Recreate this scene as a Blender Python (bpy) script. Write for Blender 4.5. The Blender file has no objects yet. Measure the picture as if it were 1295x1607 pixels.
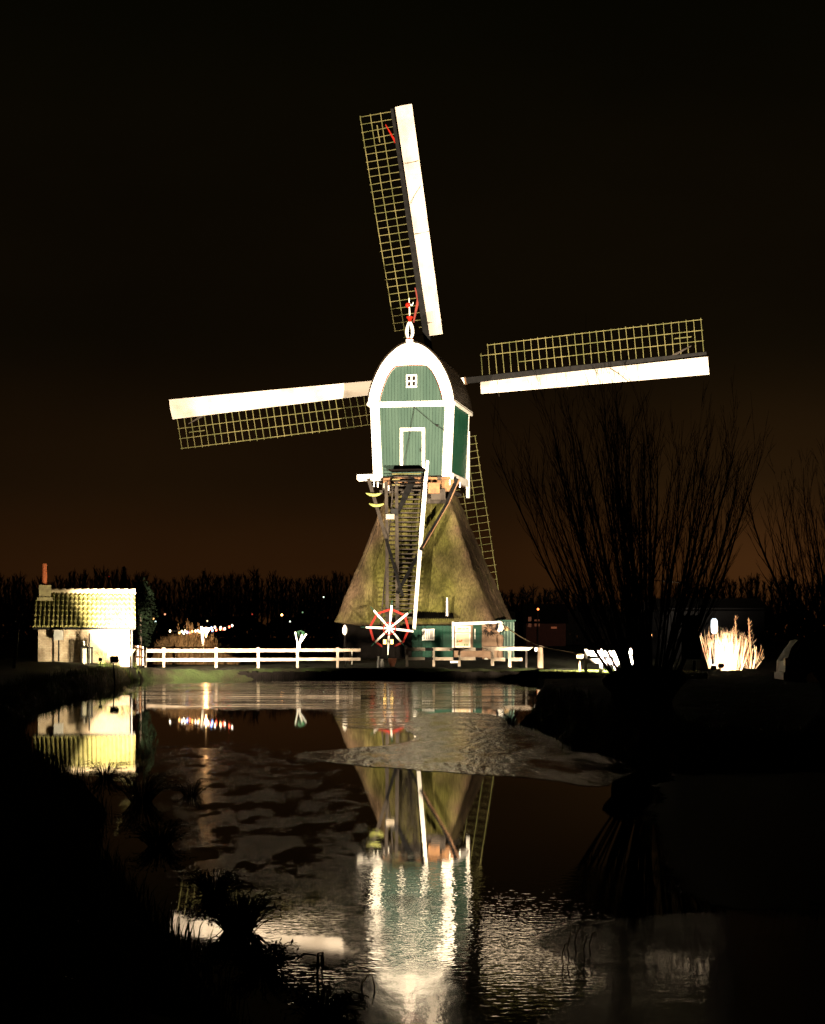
import bpy, bmesh, math, random
import numpy as np
from mathutils import Vector, Matrix, noise
R = math.radians
rnd = random.Random(7)
scene = bpy.context.scene
COL = scene.collection

# ------------------------------------------------------------------ camera
F = 3200.0; CX = 647.5; HY = 1000.0; EYE = 1.53
cam_d = bpy.data.cameras.new('camera'); cam = bpy.data.objects.new('camera', cam_d); COL.objects.link(cam)
cam.location = (0, 0, EYE); cam.rotation_euler = (R(90), 0, 0)
cam_d.sensor_fit = 'VERTICAL'; cam_d.sensor_height = 36; cam_d.lens = 36*F/1607
cam_d.shift_y = (HY-803.5)/1607; cam_d.clip_end = 6000; cam_d.clip_start = 0.1
scene.camera = cam

# ------------------------------------------------------------------ sky (night, town glow on the horizon)
world = bpy.data.worlds.new("World"); scene.world = world; world.use_nodes = True
nt = world.node_tree; nt.nodes.clear(); N = nt.nodes.new; L = nt.links.new
out = N('ShaderNodeOutputWorld'); bg = N('ShaderNodeBackground'); tc = N('ShaderNodeTexCoord')
sx = N('ShaderNodeSeparateXYZ'); L(tc.outputs['Generated'], sx.inputs[0])
ramp = N('ShaderNodeValToRGB'); L(sx.outputs['Z'], ramp.inputs[0])
cr = ramp.color_ramp; cr.interpolation = 'EASE'
cr.elements[0].position = 0.0; cr.elements[0].color = (0.0300, 0.0105, 0.0028, 1)
cr.elements[1].position = 0.36; cr.elements[1].color = (0.0013, 0.0013, 0.0003, 1)
e = cr.elements.new(0.03); e.color = (0.0225, 0.0083, 0.0022, 1)
e = cr.elements.new(0.08); e.color = (0.0100, 0.0047, 0.0014, 1)
e = cr.elements.new(0.15); e.color = (0.0040, 0.0025, 0.0008, 1)
mp = N('ShaderNodeMapping'); mp.inputs['Scale'].default_value = (2.0, 2.0, 5.0); L(tc.outputs['Generated'], mp.inputs[0])
nz = N('ShaderNodeTexNoise'); nz.inputs['Scale'].default_value = 2.2; nz.inputs['Detail'].default_value = 4; L(mp.outputs[0], nz.inputs[0])
mr = N('ShaderNodeMapRange'); mr.inputs[1].default_value = .3; mr.inputs[2].default_value = .7; mr.inputs[3].default_value = .82; mr.inputs[4].default_value = 1.18
L(nz.outputs[0], mr.inputs[0])
# the town behind the trees on the right
nd = N('ShaderNodeVectorMath'); nd.operation = 'DISTANCE'; L(tc.outputs['Generated'], nd.inputs[0]); nd.inputs[1].default_value = (0.17, 0.985, 0.035)
mr2 = N('ShaderNodeMapRange'); mr2.inputs[1].default_value = 0; mr2.inputs[2].default_value = .15; mr2.inputs[3].default_value = 2.1; mr2.inputs[4].default_value = 1.0
mr2.interpolation_type = 'SMOOTHSTEP'; L(nd.outputs['Value'], mr2.inputs[0])
mm = N('ShaderNodeMath'); mm.operation = 'MULTIPLY'; L(mr.outputs[0], mm.inputs[0]); L(mr2.outputs[0], mm.inputs[1])
L(ramp.outputs[0], bg.inputs[0]); L(mm.outputs[0], bg.inputs[1]); L(bg.outputs[0], out.inputs[0])

# ------------------------------------------------------------------ render settings
scene.render.engine = 'CYCLES'
scene.view_settings.view_transform = 'Standard'; scene.view_settings.look = 'None'
scene.view_settings.exposure = 0.0; scene.view_settings.gamma = 1.0; scene.view_settings.use_curve_mapping = False
scene.cycles.max_bounces = 6; scene.cycles.diffuse_bounces = 3; scene.cycles.glossy_bounces = 4
scene.cycles.sample_clamp_indirect = 4.0

# ------------------------------------------------------------------ flood lights (their housings are built further down)
def aim(o, target):
    o.rotation_euler = (Vector(target)-Vector(o.location)).to_track_quat('-Z', 'Y').to_euler()
def spot(name, loc, target, energy, size, blend, color, radius=.1):
    d = bpy.data.lights.new(name, 'SPOT'); d.energy = energy; d.spot_size = R(size); d.spot_blend = blend
    d.color = color; d.shadow_soft_size = radius
    o = bpy.data.objects.new(name, d); COL.objects.link(o); o.location = loc; aim(o, target); return o
WARM = (1.0, .80, .56)
FLOODS = [  # loc, target, energy, cone
    ((7.2, 63.0, .72), (1.2, 99, 16.3), 340000, 66, .75),
    ((-9.55, 65.5, .85), (-1.5, 99, 15.5), 135000, 70, .75),
]
for fl in FLOODS: spot('flood_light', fl[0], fl[1], fl[2], fl[3], fl[4], WARM, .12)
SHEDL = ((-10.35, 67.6, .80), (-11.0, 71, 2.1))
spot('shed_light', SHEDL[0], SHEDL[1], 1400, 105, .8, (1.0, .82, .50), .1)
BUSHL = ((10.4, 68.6, .6), (11.2, 70, 1.4))
spot('bush_light', BUSHL[0], BUSHL[1], 2600, 160, 1.0, (1.0, .80, .55), .08)
WREEDL = ((-9.9, 95.6, .75), (-10.5, 98.5, 1.6))

# ------------------------------------------------------------------ helpers
def P(px, py, Y): return Vector(((px-CX)*Y/F, Y, EYE-(py-HY)*Y/F))
def tag(o, label=None, cat=None, group=None, kind=None):
    if label: o['label'] = label
    if cat: o['category'] = cat
    if group: o['group'] = group
    if kind: o['kind'] = kind
    return o
def thing(name, loc, label, cat, group=None):
    o = bpy.data.objects.new(name, None); COL.objects.link(o); o.location = loc; o.empty_display_size = .3
    return tag(o, label, cat, group)
def world_loc(o):
    v = Vector((0, 0, 0))
    while o: v = v+Vector(o.location); o = o.parent
    return v
class MB:
    def __init__(s): s.v = []; s.f = []
    def add(s, vs, fs):
        b = len(s.v); s.v += [tuple(x) for x in vs]; s.f += [tuple(i+b for i in f) for f in fs]; return s
    def frame_box(s, c, ax, ay, az):
        c = Vector(c); vs = []
        for i in (-1, 1):
            for j in (-1, 1):
                for k in (-1, 1): vs.append(c+ax*i+ay*j+az*k)
        return s.add(vs, [(0, 1, 3, 2), (4, 6, 7, 5), (0, 4, 5, 1), (2, 3, 7, 6), (0, 2, 6, 4), (1, 5, 7, 3)])
    def box(s, c, d): return s.frame_box(c, Vector((d[0]/2, 0, 0)), Vector((0, d[1]/2, 0)), Vector((0, 0, d[2]/2)))
    def bb(s, a, b):
        a = Vector(a); b = Vector(b); return s.box((a+b)/2, b-a)
    def bar(s, p, q, w, h, up=(0, 0, 1), w2=None, h2=None):
        p = Vector(p); q = Vector(q); d = (q-p).normalized(); up = Vector(up)
        sd = d.cross(up)
        if sd.length < 1e-4: sd = d.cross(Vector((1, 0, 0)))
        sd.normalize(); u = sd.cross(d).normalized(); w2 = w2 or w; h2 = h2 or h
        vs = [p-sd*w/2-u*h/2, p+sd*w/2-u*h/2, p+sd*w/2+u*h/2, p-sd*w/2+u*h/2, q-sd*w2/2-u*h2/2, q+sd*w2/2-u*h2/2, q+sd*w2/2+u*h2/2, q-sd*w2/2+u*h2/2]
        return s.add(vs, [(0, 3, 2, 1), (4, 5, 6, 7), (0, 1, 5, 4), (1, 2, 6, 5), (2, 3, 7, 6), (3, 0, 4, 7)])
    def tube(s, pts, rad, n=6, caps=True):
        pts = [Vector(p) for p in pts]
        if not hasattr(rad, '__len__'): rad = [rad]*len(pts)
        vs = []; fs = []; m = len(pts); prev = None
        for i, p in enumerate(pts):
            d = (pts[min(i+1, m-1)]-pts[max(i-1, 0)]).normalized()
            if prev is None:
                a = d.cross(Vector((0, 0, 1)))
                if a.length < .05: a = d.cross(Vector((1, 0, 0)))
            else: a = prev-d*prev.dot(d)
            a.normalize(); prev = a; b = d.cross(a)
            for k in range(n):
                t = 2*math.pi*k/n; vs.append(p+a*(math.cos(t)*rad[i])+b*(math.sin(t)*rad[i]))
        for i in range(m-1):
            for k in range(n):
                k2 = (k+1) % n; fs.append((i*n+k, i*n+k2, (i+1)*n+k2, (i+1)*n+k))
        if caps: fs.append(tuple(range(n))[::-1]); fs.append(tuple((m-1)*n+k for k in range(n)))
        return s.add(vs, fs)
    def lathe(s, c, prof, n=16):
        c = Vector(c); vs = []; fs = []; m = len(prof)
        for r, z in prof:
            for k in range(n):
                t = 2*math.pi*k/n; vs.append(c+Vector((math.cos(t)*r, math.sin(t)*r, z)))
        for i in range(m-1):
            for k in range(n):
                k2 = (k+1) % n; fs.append((i*n+k, i*n+k2, (i+1)*n+k2, (i+1)*n+k))
        fs.append(tuple(range(n))[::-1]); fs.append(tuple((m-1)*n+k for k in range(n)))
        return s.add(vs, fs)
    def plate(s, pts, ext):
        pts = [Vector(p) for p in pts]; ext = Vector(ext); n = len(pts)
        vs = pts+[p+ext for p in pts]
        fs = [tuple(range(n)), tuple(range(2*n-1, n-1, -1))]+[(i, n+i, n+(i+1) % n, (i+1) % n) for i in range(n)]
        return s.add(vs, fs)
    def ball(s, c, r, n=10, m=6, sz=1.0):
        return s.lathe(c, [(max(r*math.sin(math.pi*i/m), r*.02), -r*sz*math.cos(math.pi*i/m)) for i in range(m+1)], n)
    def build(s, name, mat, parent=None, fix=True, smooth=False, loc=None):
        me = bpy.data.meshes.new(name)
        base = world_loc(parent) if parent else (Vector(loc) if loc is not None else Vector((0, 0, 0)))
        me.from_pydata([(x-base[0], y-base[1], z-base[2]) for x, y, z in s.v], [], s.f)
        if fix and len(s.f) < 30000:
            bm = bmesh.new(); bm.from_mesh(me); bmesh.ops.recalc_face_normals(bm, faces=bm.faces); bm.to_mesh(me); bm.free()
        if smooth: me.polygons.foreach_set('use_smooth', [True]*len(me.polygons))
        if mat: me.materials.append(mat)
        me.update()
        o = bpy.data.objects.new(name, me); COL.objects.link(o)
        if parent: o.parent = parent
        elif loc is not None: o.location = loc
        return o

# ------------------------------------------------------------------ materials
def new_mat(name):
    m = bpy.data.materials.new(name); m.use_nodes = True
    return m, m.node_tree, m.node_tree.nodes['Principled BSDF']
def mat(name, c1, c2=None, rough=.7, scale=3.0, stretch=(1, 1, 1), bump=.0, bscale=None, spec=.3, metal=0.0, detail=6, lo=.35, hi=.65):
    m, t, b = new_mat(name); b.inputs['Roughness'].default_value = rough; b.inputs['Metallic'].default_value = metal
    b.inputs['Specular IOR Level'].default_value = spec
    c2 = c2 or tuple(x*.7 for x in c1)
    co = t.nodes.new('ShaderNodeTexCoord'); mp = t.nodes.new('ShaderNodeMapping'); mp.inputs['Scale'].default_value = stretch
    t.links.new(co.outputs['Object'], mp.inputs[0])
    n = t.nodes.new('ShaderNodeTexNoise'); n.inputs['Scale'].default_value = scale; n.inputs['Detail'].default_value = detail
    t.links.new(mp.outputs[0], n.inputs[0])
    r = t.nodes.new('ShaderNodeValToRGB'); r.color_ramp.elements[0].position = lo; r.color_ramp.elements[1].position = hi
    r.color_ramp.elements[0].color = (*c2, 1); r.color_ramp.elements[1].color = (*c1, 1)
    t.links.new(n.outputs[0], r.inputs[0]); t.links.new(r.outputs[0], b.inputs['Base Color'])
    if bump:
        n2 = t.nodes.new('ShaderNodeTexNoise'); n2.inputs['Scale'].default_value = bscale or scale*4; n2.inputs['Detail'].default_value = 5
        t.links.new(mp.outputs[0], n2.inputs[0])
        bp = t.nodes.new('ShaderNodeBump'); bp.inputs['Distance'].default_value = bump; bp.inputs['Strength'].default_value = 1
        t.links.new(n2.outputs[0], bp.inputs['Height']); t.links.new(bp.outputs[0], b.inputs['Normal'])
    return m
def emis(name, c, st):
    m, t, b = new_mat(name); b.inputs['Base Color'].default_value = (*[x*.3 for x in c], 1)
    b.inputs['Emission Color'].default_value = (*c, 1); b.inputs['Emission Strength'].default_value = st; return m
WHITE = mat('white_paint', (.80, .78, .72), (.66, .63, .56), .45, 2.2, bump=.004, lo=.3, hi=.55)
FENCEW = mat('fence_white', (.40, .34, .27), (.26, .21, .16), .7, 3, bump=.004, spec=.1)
SAILW = mat('sail_white', (.54, .49, .43), (.30, .265, .22), .6, .9, (1, 1, 1), .004, detail=10, lo=.25, hi=.52, spec=.1)
GREEN = mat('green_paint', (.034, .061, .049), (.024, .047, .038), .6, 1.1, (2.5, 2.5, .35), .003, spec=.08)
GREEN2 = mat('bright_green_paint', (0.0044, 0.0385, 0.0231), (0.0033, 0.0303, 0.0176), .4, 2, (1, 1, .5), .003, spec=.05)
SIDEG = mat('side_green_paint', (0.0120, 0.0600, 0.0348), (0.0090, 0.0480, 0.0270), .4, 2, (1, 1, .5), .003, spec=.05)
GAP = mat('board_gap', (.006, .014, .010), None, .8)
RED = mat('red_paint', (0.2310, 0.0110, 0.0055), (0.1870, 0.0083, 0.0044), .4, 3, spec=.05)
TAR = mat('tarred_wood', (.005, .004, .0035), (.003, .0025, .002), .9, 4, bump=.01, spec=.03)
GREYW = mat('weathered_grey_wood', (0.0510, 0.0432, 0.0360), (0.0270, 0.0228, 0.0192), .8, 5, (1, 1, .3), .01, spec=.05)
DARKW = mat('dark_stock_wood', (0.0088, 0.0083, 0.0083), (0.0044, 0.0044, 0.0044), .6, 4, bump=.004, spec=.05)
LATH = mat('olive_lath_wood', (.13, .115, .048), (.062, .066, .024), .7, 1.2, spec=.05)
ROOFW = mat('dark_roof_boards', (0.0204, 0.0138, 0.0084), (0.0072, 0.0054, 0.0036), .6, 3, (6, 1, 1), .002, spec=.05)
RUST = mat('orange_brown_timber', (0.2040, 0.1020, 0.0420), (0.0840, 0.0480, 0.0270), .8, 4, bump=.01)
BRICKP = mat('rendered_brick', (0.2400, 0.1620, 0.1080), (0.1680, 0.1080, 0.0720), .85, 3.5, bump=.01, spec=.05)
CREAM = mat('cream_panel', (0.6000, 0.5440, 0.3600), (0.4960, 0.4400, 0.2720), .5, 3)
BARK = mat('bark', (.022, .015, .010), (.012, .008, .006), .9, 6, bump=.02)
FARB = mat('far_bark', (.012, .0085, .006), (.006, .004, .003), .9, 1)
STEEL = mat('stove_pipe_steel', (0.4400, 0.4320, 0.4000), (0.3040, 0.2960, 0.2800), .35, 5, metal=.8)
BLACK = mat('black_metal', (.012, .012, .012), None, .5, 5, spec=.05)
ROPE = mat('rope', (0.2160, 0.1620, 0.0900), (0.1500, 0.1080, 0.0600), .9, 20)
TERRA = mat('terracotta', (.36, .14, .08), (.25, .09, .05), .8, 6)
GRASSM = mat('grass_blades', (.050, .085, .018), (.075, .070, .025), .6, .8, spec=.05)
DRYG = mat('dry_stems', (.050, .028, .011), (.022, .014, .006), .8, 2, spec=.05)
TWIG = mat('pale_twigs', (0.2720, 0.1600, 0.0960), (0.1760, 0.0960, 0.0560), .8, 2, spec=.05)
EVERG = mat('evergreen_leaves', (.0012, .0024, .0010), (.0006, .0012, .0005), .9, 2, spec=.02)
PIPE = mat('orange_clay_pipe', (.55, .16, .07), (.45, .12, .05), .7, 4)

# thatch: moss green on the weather face, brown on the lee face
def thatch_mat():
    m, t, b = new_mat('mossy_thatch'); nn = t.nodes.new; ln = t.links.new
    b.inputs['Roughness'].default_value = .95; b.inputs['Specular IOR Level'].default_value = .1
    co = nn('ShaderNodeTexCoord'); mp = nn('ShaderNodeMapping'); mp.inputs['Scale'].default_value = (1, 1, .22); ln(co.outputs['Object'], mp.inputs[0])
    fine = nn('ShaderNodeTexNoise'); fine.inputs['Scale'].default_value = 14; fine.inputs['Detail'].default_value = 8; fine.inputs['Roughness'].default_value = .7; ln(mp.outputs[0], fine.inputs[0])
    big = nn('ShaderNodeTexNoise'); big.inputs['Scale'].default_value = .75; big.inputs['Detail'].default_value = 5; ln(co.outputs['Object'], big.inputs[0])
    at = nn('ShaderNodeAttribute'); at.attribute_name = 'moss'
    ad = nn('ShaderNodeMath'); ad.operation = 'ADD'; ln(big.outputs[0], ad.inputs[0]); ln(at.outputs['Fac'], ad.inputs[1])
    r = nn('ShaderNodeValToRGB'); r.color_ramp.elements[0].position = .45; r.color_ramp.elements[0].color = (.070, .047, .028, 1)
    r.color_ramp.elements[1].position = 1.0; r.color_ramp.elements[1].color = (.058, .055, .014, 1)
    e = r.color_ramp.elements.new(.72); e.color = (.070, .058, .023, 1)
    ln(ad.outputs[0], r.inputs[0])
    mr = nn('ShaderNodeMapRange'); mr.inputs[1].default_value = .25; mr.inputs[2].default_value = .75; mr.inputs[3].default_value = .35; mr.inputs[4].default_value = 1.9; ln(fine.outputs[0], mr.inputs[0])
    b2 = nn('ShaderNodeTexNoise'); b2.inputs['Scale'].default_value = 1.3; b2.inputs['Detail'].default_value = 3
    mp2 = nn('ShaderNodeMapping'); mp2.inputs['Location'].default_value = (7, 3, 1); mp2.inputs['Scale'].default_value = (1, 1, .5); ln(co.outputs['Object'], mp2.inputs[0]); ln(mp2.outputs[0], b2.inputs[0])
    mr3 = nn('ShaderNodeMapRange'); mr3.inputs[1].default_value = .35; mr3.inputs[2].default_value = .65; mr3.inputs[3].default_value = .6; mr3.inputs[4].default_value = 1.3; ln(b2.outputs[0], mr3.inputs[0])
    mu = nn('ShaderNodeMath'); mu.operation = 'MULTIPLY'; ln(mr.outputs[0], mu.inputs[0]); ln(mr3.outputs[0], mu.inputs[1])
    vm = nn('ShaderNodeVectorMath'); vm.operation = 'SCALE'; ln(r.outputs[0], vm.inputs[0]); ln(mu.outputs[0], vm.inputs['Scale'])
    ln(vm.outputs[0], b.inputs['Base Color'])
    bp = nn('ShaderNodeBump'); bp.inputs['Distance'].default_value = .05; ln(fine.outputs[0], bp.inputs['Height']); ln(bp.outputs[0], b.inputs['Normal'])
    return m
THATCH = thatch_mat()

# ------------------------------------------------------------------ ground
G = 0.50
def zp(px, py, z=0.0):
    Y = F*(EYE-z)/(py-HY); return ((px-CX)*Y/F, Y)
WATER = [(-11.9, 90.5), (-11.5, 80), (-11.4, 74)] + [(-10.6, 62), (-9.2, 50), (-7.9, 43), (-6.5, 35.5), (-4.7, 27.5), (-3.1, 22), (-2.55, 18.3), (-1.95, 15.4), (-1.45, 13.6), (-.95, 10.9), (-.52, 9.2), (-.25, 8.2), (.3, 6.8), (1.2, 4.5), (2.5, 1), (3, -20), (70, -20), (70, 29), (12, 30), (8, 30.6), (6.2, 30.2), (3.55, 28.7), (3.3, 30.1), (2.85, 32), (2.42, 36.4), (2.1, 44.4), (2.75, 51), (3.7, 64), (4.8, 80), (5.6, 92.0), (0, 92.2), (-6, 92.1)]
WATER = [(x*.805, y*.805) for x, y in WATER]  # pond outline scaled about the camera; depths of nearer objects reduced alike
def sdist(X, Y):
    """signed distance to the water's edge, + on land"""
    d2 = np.full(X.shape, 1e18); ins = np.zeros(X.shape, bool); n = len(WATER)
    for i in range(n):
        x1, y1 = WATER[i]; x2, y2 = WATER[(i+1) % n]; ex, ey = x2-x1, y2-y1
        t = np.clip(((X-x1)*ex+(Y-y1)*ey)/(ex*ex+ey*ey), 0, 1)
        d2 = np.minimum(d2, (X-x1-t*ex)**2+(Y-y1-t*ey)**2)
        c = ((y1 > Y) != (y2 > Y)); xi = x1+(Y-y1)*ex/(ey if abs(ey) > 1e-9 else 1e-9)
        ins ^= (c & (X < xi))
    return np.where(ins, -1, 1)*np.sqrt(d2)
def wob(X, Y): return .10*np.sin(X*3.1+Y*1.3)+.07*np.sin(X*1.7-Y*2.9+1)+.05*np.sin(X*7.3+Y*4.1)
def height(X, Y):
    X = np.asarray(X, float); Y = np.asarray(Y, float)
    d = sdist(X, Y)+wob(X, Y)*np.clip((70-Y)/16, .0, 1)
    s = np.clip((d+.15)/np.where(Y > 71.5, .4, .8), 0, 1); s = s*s*(3-2*s)
    top = .35+.03*np.clip((Y-48)/20, 0, 1)
    top = top+.30*np.exp(-((X+12.6)**2/12+(Y-69)**2/14))-.30*np.exp(-((X-12.2)**2/9+(Y-56)**2/9))+.05*np.sin(X*.7+.3)*np.sin(Y*.5)+.02*np.sin(X*3.3)*np.sin(Y*2.7)
    far = np.clip((Y-78)/12, 0, 1); top = top*(1-far)+G*far
    return -.55+(.55+top)*s
def hz(x, y): return float(height(np.array([x]), np.array([y]))[0])
def build_ground():
    xs = list(np.arange(-24, 24, .22)); x = 24.0; st = .3
    while x < 3000: xs.append(x); xs.insert(0, -x-.22); x += st; st *= 1.22
    ys = [-3000, -800, -200, -60, -20, -8]+list(np.arange(-2, 30, .2))+list(np.arange(30, 104, .33)); y = 104.0; st = .5
    while y < 4500: ys.append(y); y += st; st *= 1.2
    XX, YY = np.meshgrid(np.array(xs), np.array(ys)); Z = height(XX, YY)
    Z = Z+np.random.default_rng(3).normal(0, .012, Z.shape)
    nx, ny = len(xs), len(ys); me = bpy.data.meshes.new('ground')
    v = np.stack([XX.ravel(), YY.ravel(), Z.ravel()], 1)
    I, J = np.meshgrid(np.arange(nx-1), np.arange(ny-1)); a = (J*nx+I).ravel()
    f = np.stack([a, a+1, a+nx+1, a+nx], 1)
    me.from_pydata(v.tolist(), [], f.tolist()); me.polygons.foreach_set('use_smooth', [True]*len(me.polygons))
    me.materials.append(mat('grassy_earth', (.018, .026, .008), (.013, .010, .006), .95, 1.6, bump=.03, bscale=14, spec=.1))
    o = bpy.data.objects.new('ground', me); COL.objects.link(o); tag(o, 'dark grassy banks round the pond', kind='structure')
build_ground()

# ------------------------------------------------------------------ water and ice
def water_mat():
    m, t, b = new_mat('pond_water'); nn = t.nodes.new; ln = t.links.new
    b.inputs['Base Color'].default_value = (.0025, .002, .0014, 1); b.inputs['Roughness'].default_value = .015; b.inputs['IOR'].default_value = 1.33
    co = nn('ShaderNodeTexCoord'); sp = nn('ShaderNodeSeparateXYZ'); ln(co.outputs['Object'], sp.inputs[0])
    # patch of wind ripples on the open water near the viewer
    big = nn('ShaderNodeTexNoise'); big.inputs['Scale'].default_value = .55; big.inputs['Detail'].default_value = 3; ln(co.outputs['Object'], big.inputs[0])
    a1 = nn('ShaderNodeMapRange'); a1.interpolation_type = 'SMOOTHSTEP'; a1.inputs[1].default_value = 13.9; a1.inputs[2].default_value = 12.9; ln(sp.outputs['Y'], a1.inputs[0])
    a2 = nn('ShaderNodeMapRange'); a2.interpolation_type = 'SMOOTHSTEP'; a2.inputs[1].default_value = 7.6; a2.inputs[2].default_value = 8.3; ln(sp.outputs['Y'], a2.inputs[0])
    a3 = nn('ShaderNodeMapRange'); a3.interpolation_type = 'SMOOTHSTEP'; a3.inputs[1].default_value = -1.0; a3.inputs[2].default_value = -.4; ln(sp.outputs['X'], a3.inputs[0])
    mu = nn('ShaderNodeMath'); mu.operation = 'MULTIPLY'; ln(a1.outputs[0], mu.inputs[0]); ln(a2.outputs[0], mu.inputs[1])
    mu1 = nn('ShaderNodeMath'); mu1.operation = 'MULTIPLY'; ln(mu.outputs[0], mu1.inputs[0]); ln(a3.outputs[0], mu1.inputs[1])
    a4 = nn('ShaderNodeMapRange'); a4.interpolation_type = 'SMOOTHSTEP'; a4.inputs[1].default_value = 1.5; a4.inputs[2].default_value = .8; ln(sp.outputs['X'], a4.inputs[0])
    mu2 = nn('ShaderNodeMath'); mu2.operation = 'MULTIPLY'; ln(mu1.outputs[0], mu2.inputs[0]); ln(a4.outputs[0], mu2.inputs[1]); mu1 = mu2
    ad = nn('ShaderNodeMath'); ad.operation = 'MULTIPLY_ADD'; ln(mu1.outputs[0], ad.inputs[0]); ad.inputs[1].default_value = 1.0; ad.inputs[2].default_value = .085
    mpp = nn('ShaderNodeMapping'); mpp.inputs['Scale'].default_value = (1, 1.5, 1); ln(co.outputs['Object'], mpp.inputs[0])
    rp = nn('ShaderNodeTexNoise'); rp.inputs['Scale'].default_value = 13; rp.inputs['Detail'].default_value = 2; ln(mpp.outputs[0], rp.inputs[0])
    bp = nn('ShaderNodeBump'); bp.inputs['Distance'].default_value = .00075; ln(ad.outputs[0], bp.inputs['Strength']); mpa = nn('ShaderNodeMapping'); mpa.inputs['Scale'].default_value = (1, .42, 1); ln(co.outputs['Object'], mpa.inputs[0]); ra = nn('ShaderNodeTexNoise'); ra.inputs['Scale'].default_value = 27; ra.inputs['Detail'].default_value = 1; ln(mpa.outputs[0], ra.inputs[0]); hm = nn('ShaderNodeMath'); hm.operation = 'MULTIPLY_ADD'; ln(ra.outputs[0], hm.inputs[0]); hm.inputs[1].default_value = .42; ln(rp.outputs[0], hm.inputs[2]); ln(hm.outputs[0], bp.inputs['Height'])
    ln(bp.outputs[0], b.inputs['Normal'])
    return m
w = MB(); w.add([(-60, -22, 0), (75, -22, 0), (75, 76, 0), (-60, 76, 0)], [(0, 1, 2, 3)])
tag(w.build('water', water_mat(), fix=False), 'dark still pond water', kind='structure')

def ice_mat(name, rough, bump, bsc, lowc=(.006, .005, .004), patchy=0.0, psc=1.0, stretch=(1, 1, 1), smooth_rough=.03, bst=(1, .3, 1), esc=3.0, eamp=2.2, esoft=.12, cover=1.0, ior=1.31):
    m, t, b = new_mat(name); nn = t.nodes.new; ln = t.links.new
    b.inputs['Base Color'].default_value = (*lowc, 1); b.inputs['IOR'].default_value = ior
    co = nn('ShaderNodeTexCoord'); mp = nn('ShaderNodeMapping'); mp.inputs['Scale'].default_value = stretch; ln(co.outputs['Object'], mp.inputs[0])
    n = nn('ShaderNodeTexNoise'); n.inputs['Scale'].default_value = psc; n.inputs['Detail'].default_value = 7; n.inputs['Roughness'].default_value = .62; ln(mp.outputs[0], n.inputs[0])
    mr = nn('ShaderNodeMapRange'); mr.inputs[1].default_value = .42; mr.inputs[2].default_value = .56; mr.inputs[3].default_value = rough if not patchy else smooth_rough; mr.inputs[4].default_value = rough
    ln(n.outputs[0], mr.inputs[0]); ln(mr.outputs[0], b.inputs['Roughness'])
    n2 = nn('ShaderNodeTexNoise'); n2.inputs['Scale'].default_value = bsc; n2.inputs['Detail'].default_value = 4; mb2 = nn('ShaderNodeMapping'); mb2.inputs['Scale'].default_value = bst; ln(co.outputs['Object'], mb2.inputs[0]); ln(mb2.outputs[0], n2.inputs[0])
    bp = nn('ShaderNodeBump'); bp.inputs['Distance'].default_value = bump
    if patchy:
        m4 = nn('ShaderNodeMapRange'); m4.inputs[1].default_value = .42; m4.inputs[2].default_value = .56; m4.inputs[3].default_value = .06 if smooth_rough < .08 else .5; m4.inputs[4].default_value = 1; ln(n.outputs[0], m4.inputs[0]); ln(m4.outputs[0], bp.inputs['Strength'])
    ln(n2.outputs[0], bp.inputs['Height']); ln(bp.outputs[0], b.inputs['Normal'])
    at = nn('ShaderNodeAttribute'); at.attribute_name = 'thick'
    en = nn('ShaderNodeTexNoise'); en.inputs['Scale'].default_value = esc; en.inputs['Detail'].default_value = 9; en.inputs['Roughness'].default_value = .65
    me_ = nn('ShaderNodeMapping'); me_.inputs['Scale'].default_value = (1, .3, 1); ln(co.outputs['Object'], me_.inputs[0]); ln(me_.outputs[0], en.inputs[0])
    e1 = nn('ShaderNodeMath'); e1.operation = 'SUBTRACT'; ln(en.outputs[0], e1.inputs[0]); e1.inputs[1].default_value = .5
    e2 = nn('ShaderNodeMath'); e2.operation = 'MULTIPLY_ADD'; ln(e1.outputs[0], e2.inputs[0]); e2.inputs[1].default_value = eamp; ln(at.outputs['Fac'], e2.inputs[2])
    e3 = nn('ShaderNodeMapRange'); e3.interpolation_type = 'SMOOTHSTEP'; e3.inputs[1].default_value = .5-esoft; e3.inputs[2].default_value = .5+esoft; e3.inputs[3].default_value = 0; e3.inputs[4].default_value = cover
    ln(e2.outputs[0], e3.inputs[0]); ln(e3.outputs[0], b.inputs['Alpha'])
    return m
def poly_dist(X, Y, pts):
    d2 = np.full(X.shape, 1e18); ins = np.zeros(X.shape, bool); n = len(pts)
    for i in range(n):
        x1, y1 = pts[i]; x2, y2 = pts[(i+1) % n]; ex, ey = x2-x1, y2-y1; L2 = ex*ex+ey*ey+1e-12
        t = np.clip(((X-x1)*ex+(Y-y1)*ey)/L2, 0, 1); d2 = np.minimum(d2, (X-x1-t*ex)**2+(Y-y1-t*ey)**2)
        c = ((y1 > Y) != (y2 > Y)); ins ^= (c & (X < x1+(Y-y1)*ex/(ey if abs(ey) > 1e-9 else 1e-9)))
    return np.where(ins, 1, -1)*np.sqrt(d2)
AN = .30          # edge fade stretched along the camera's line of sight to offset foreshortening
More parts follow.
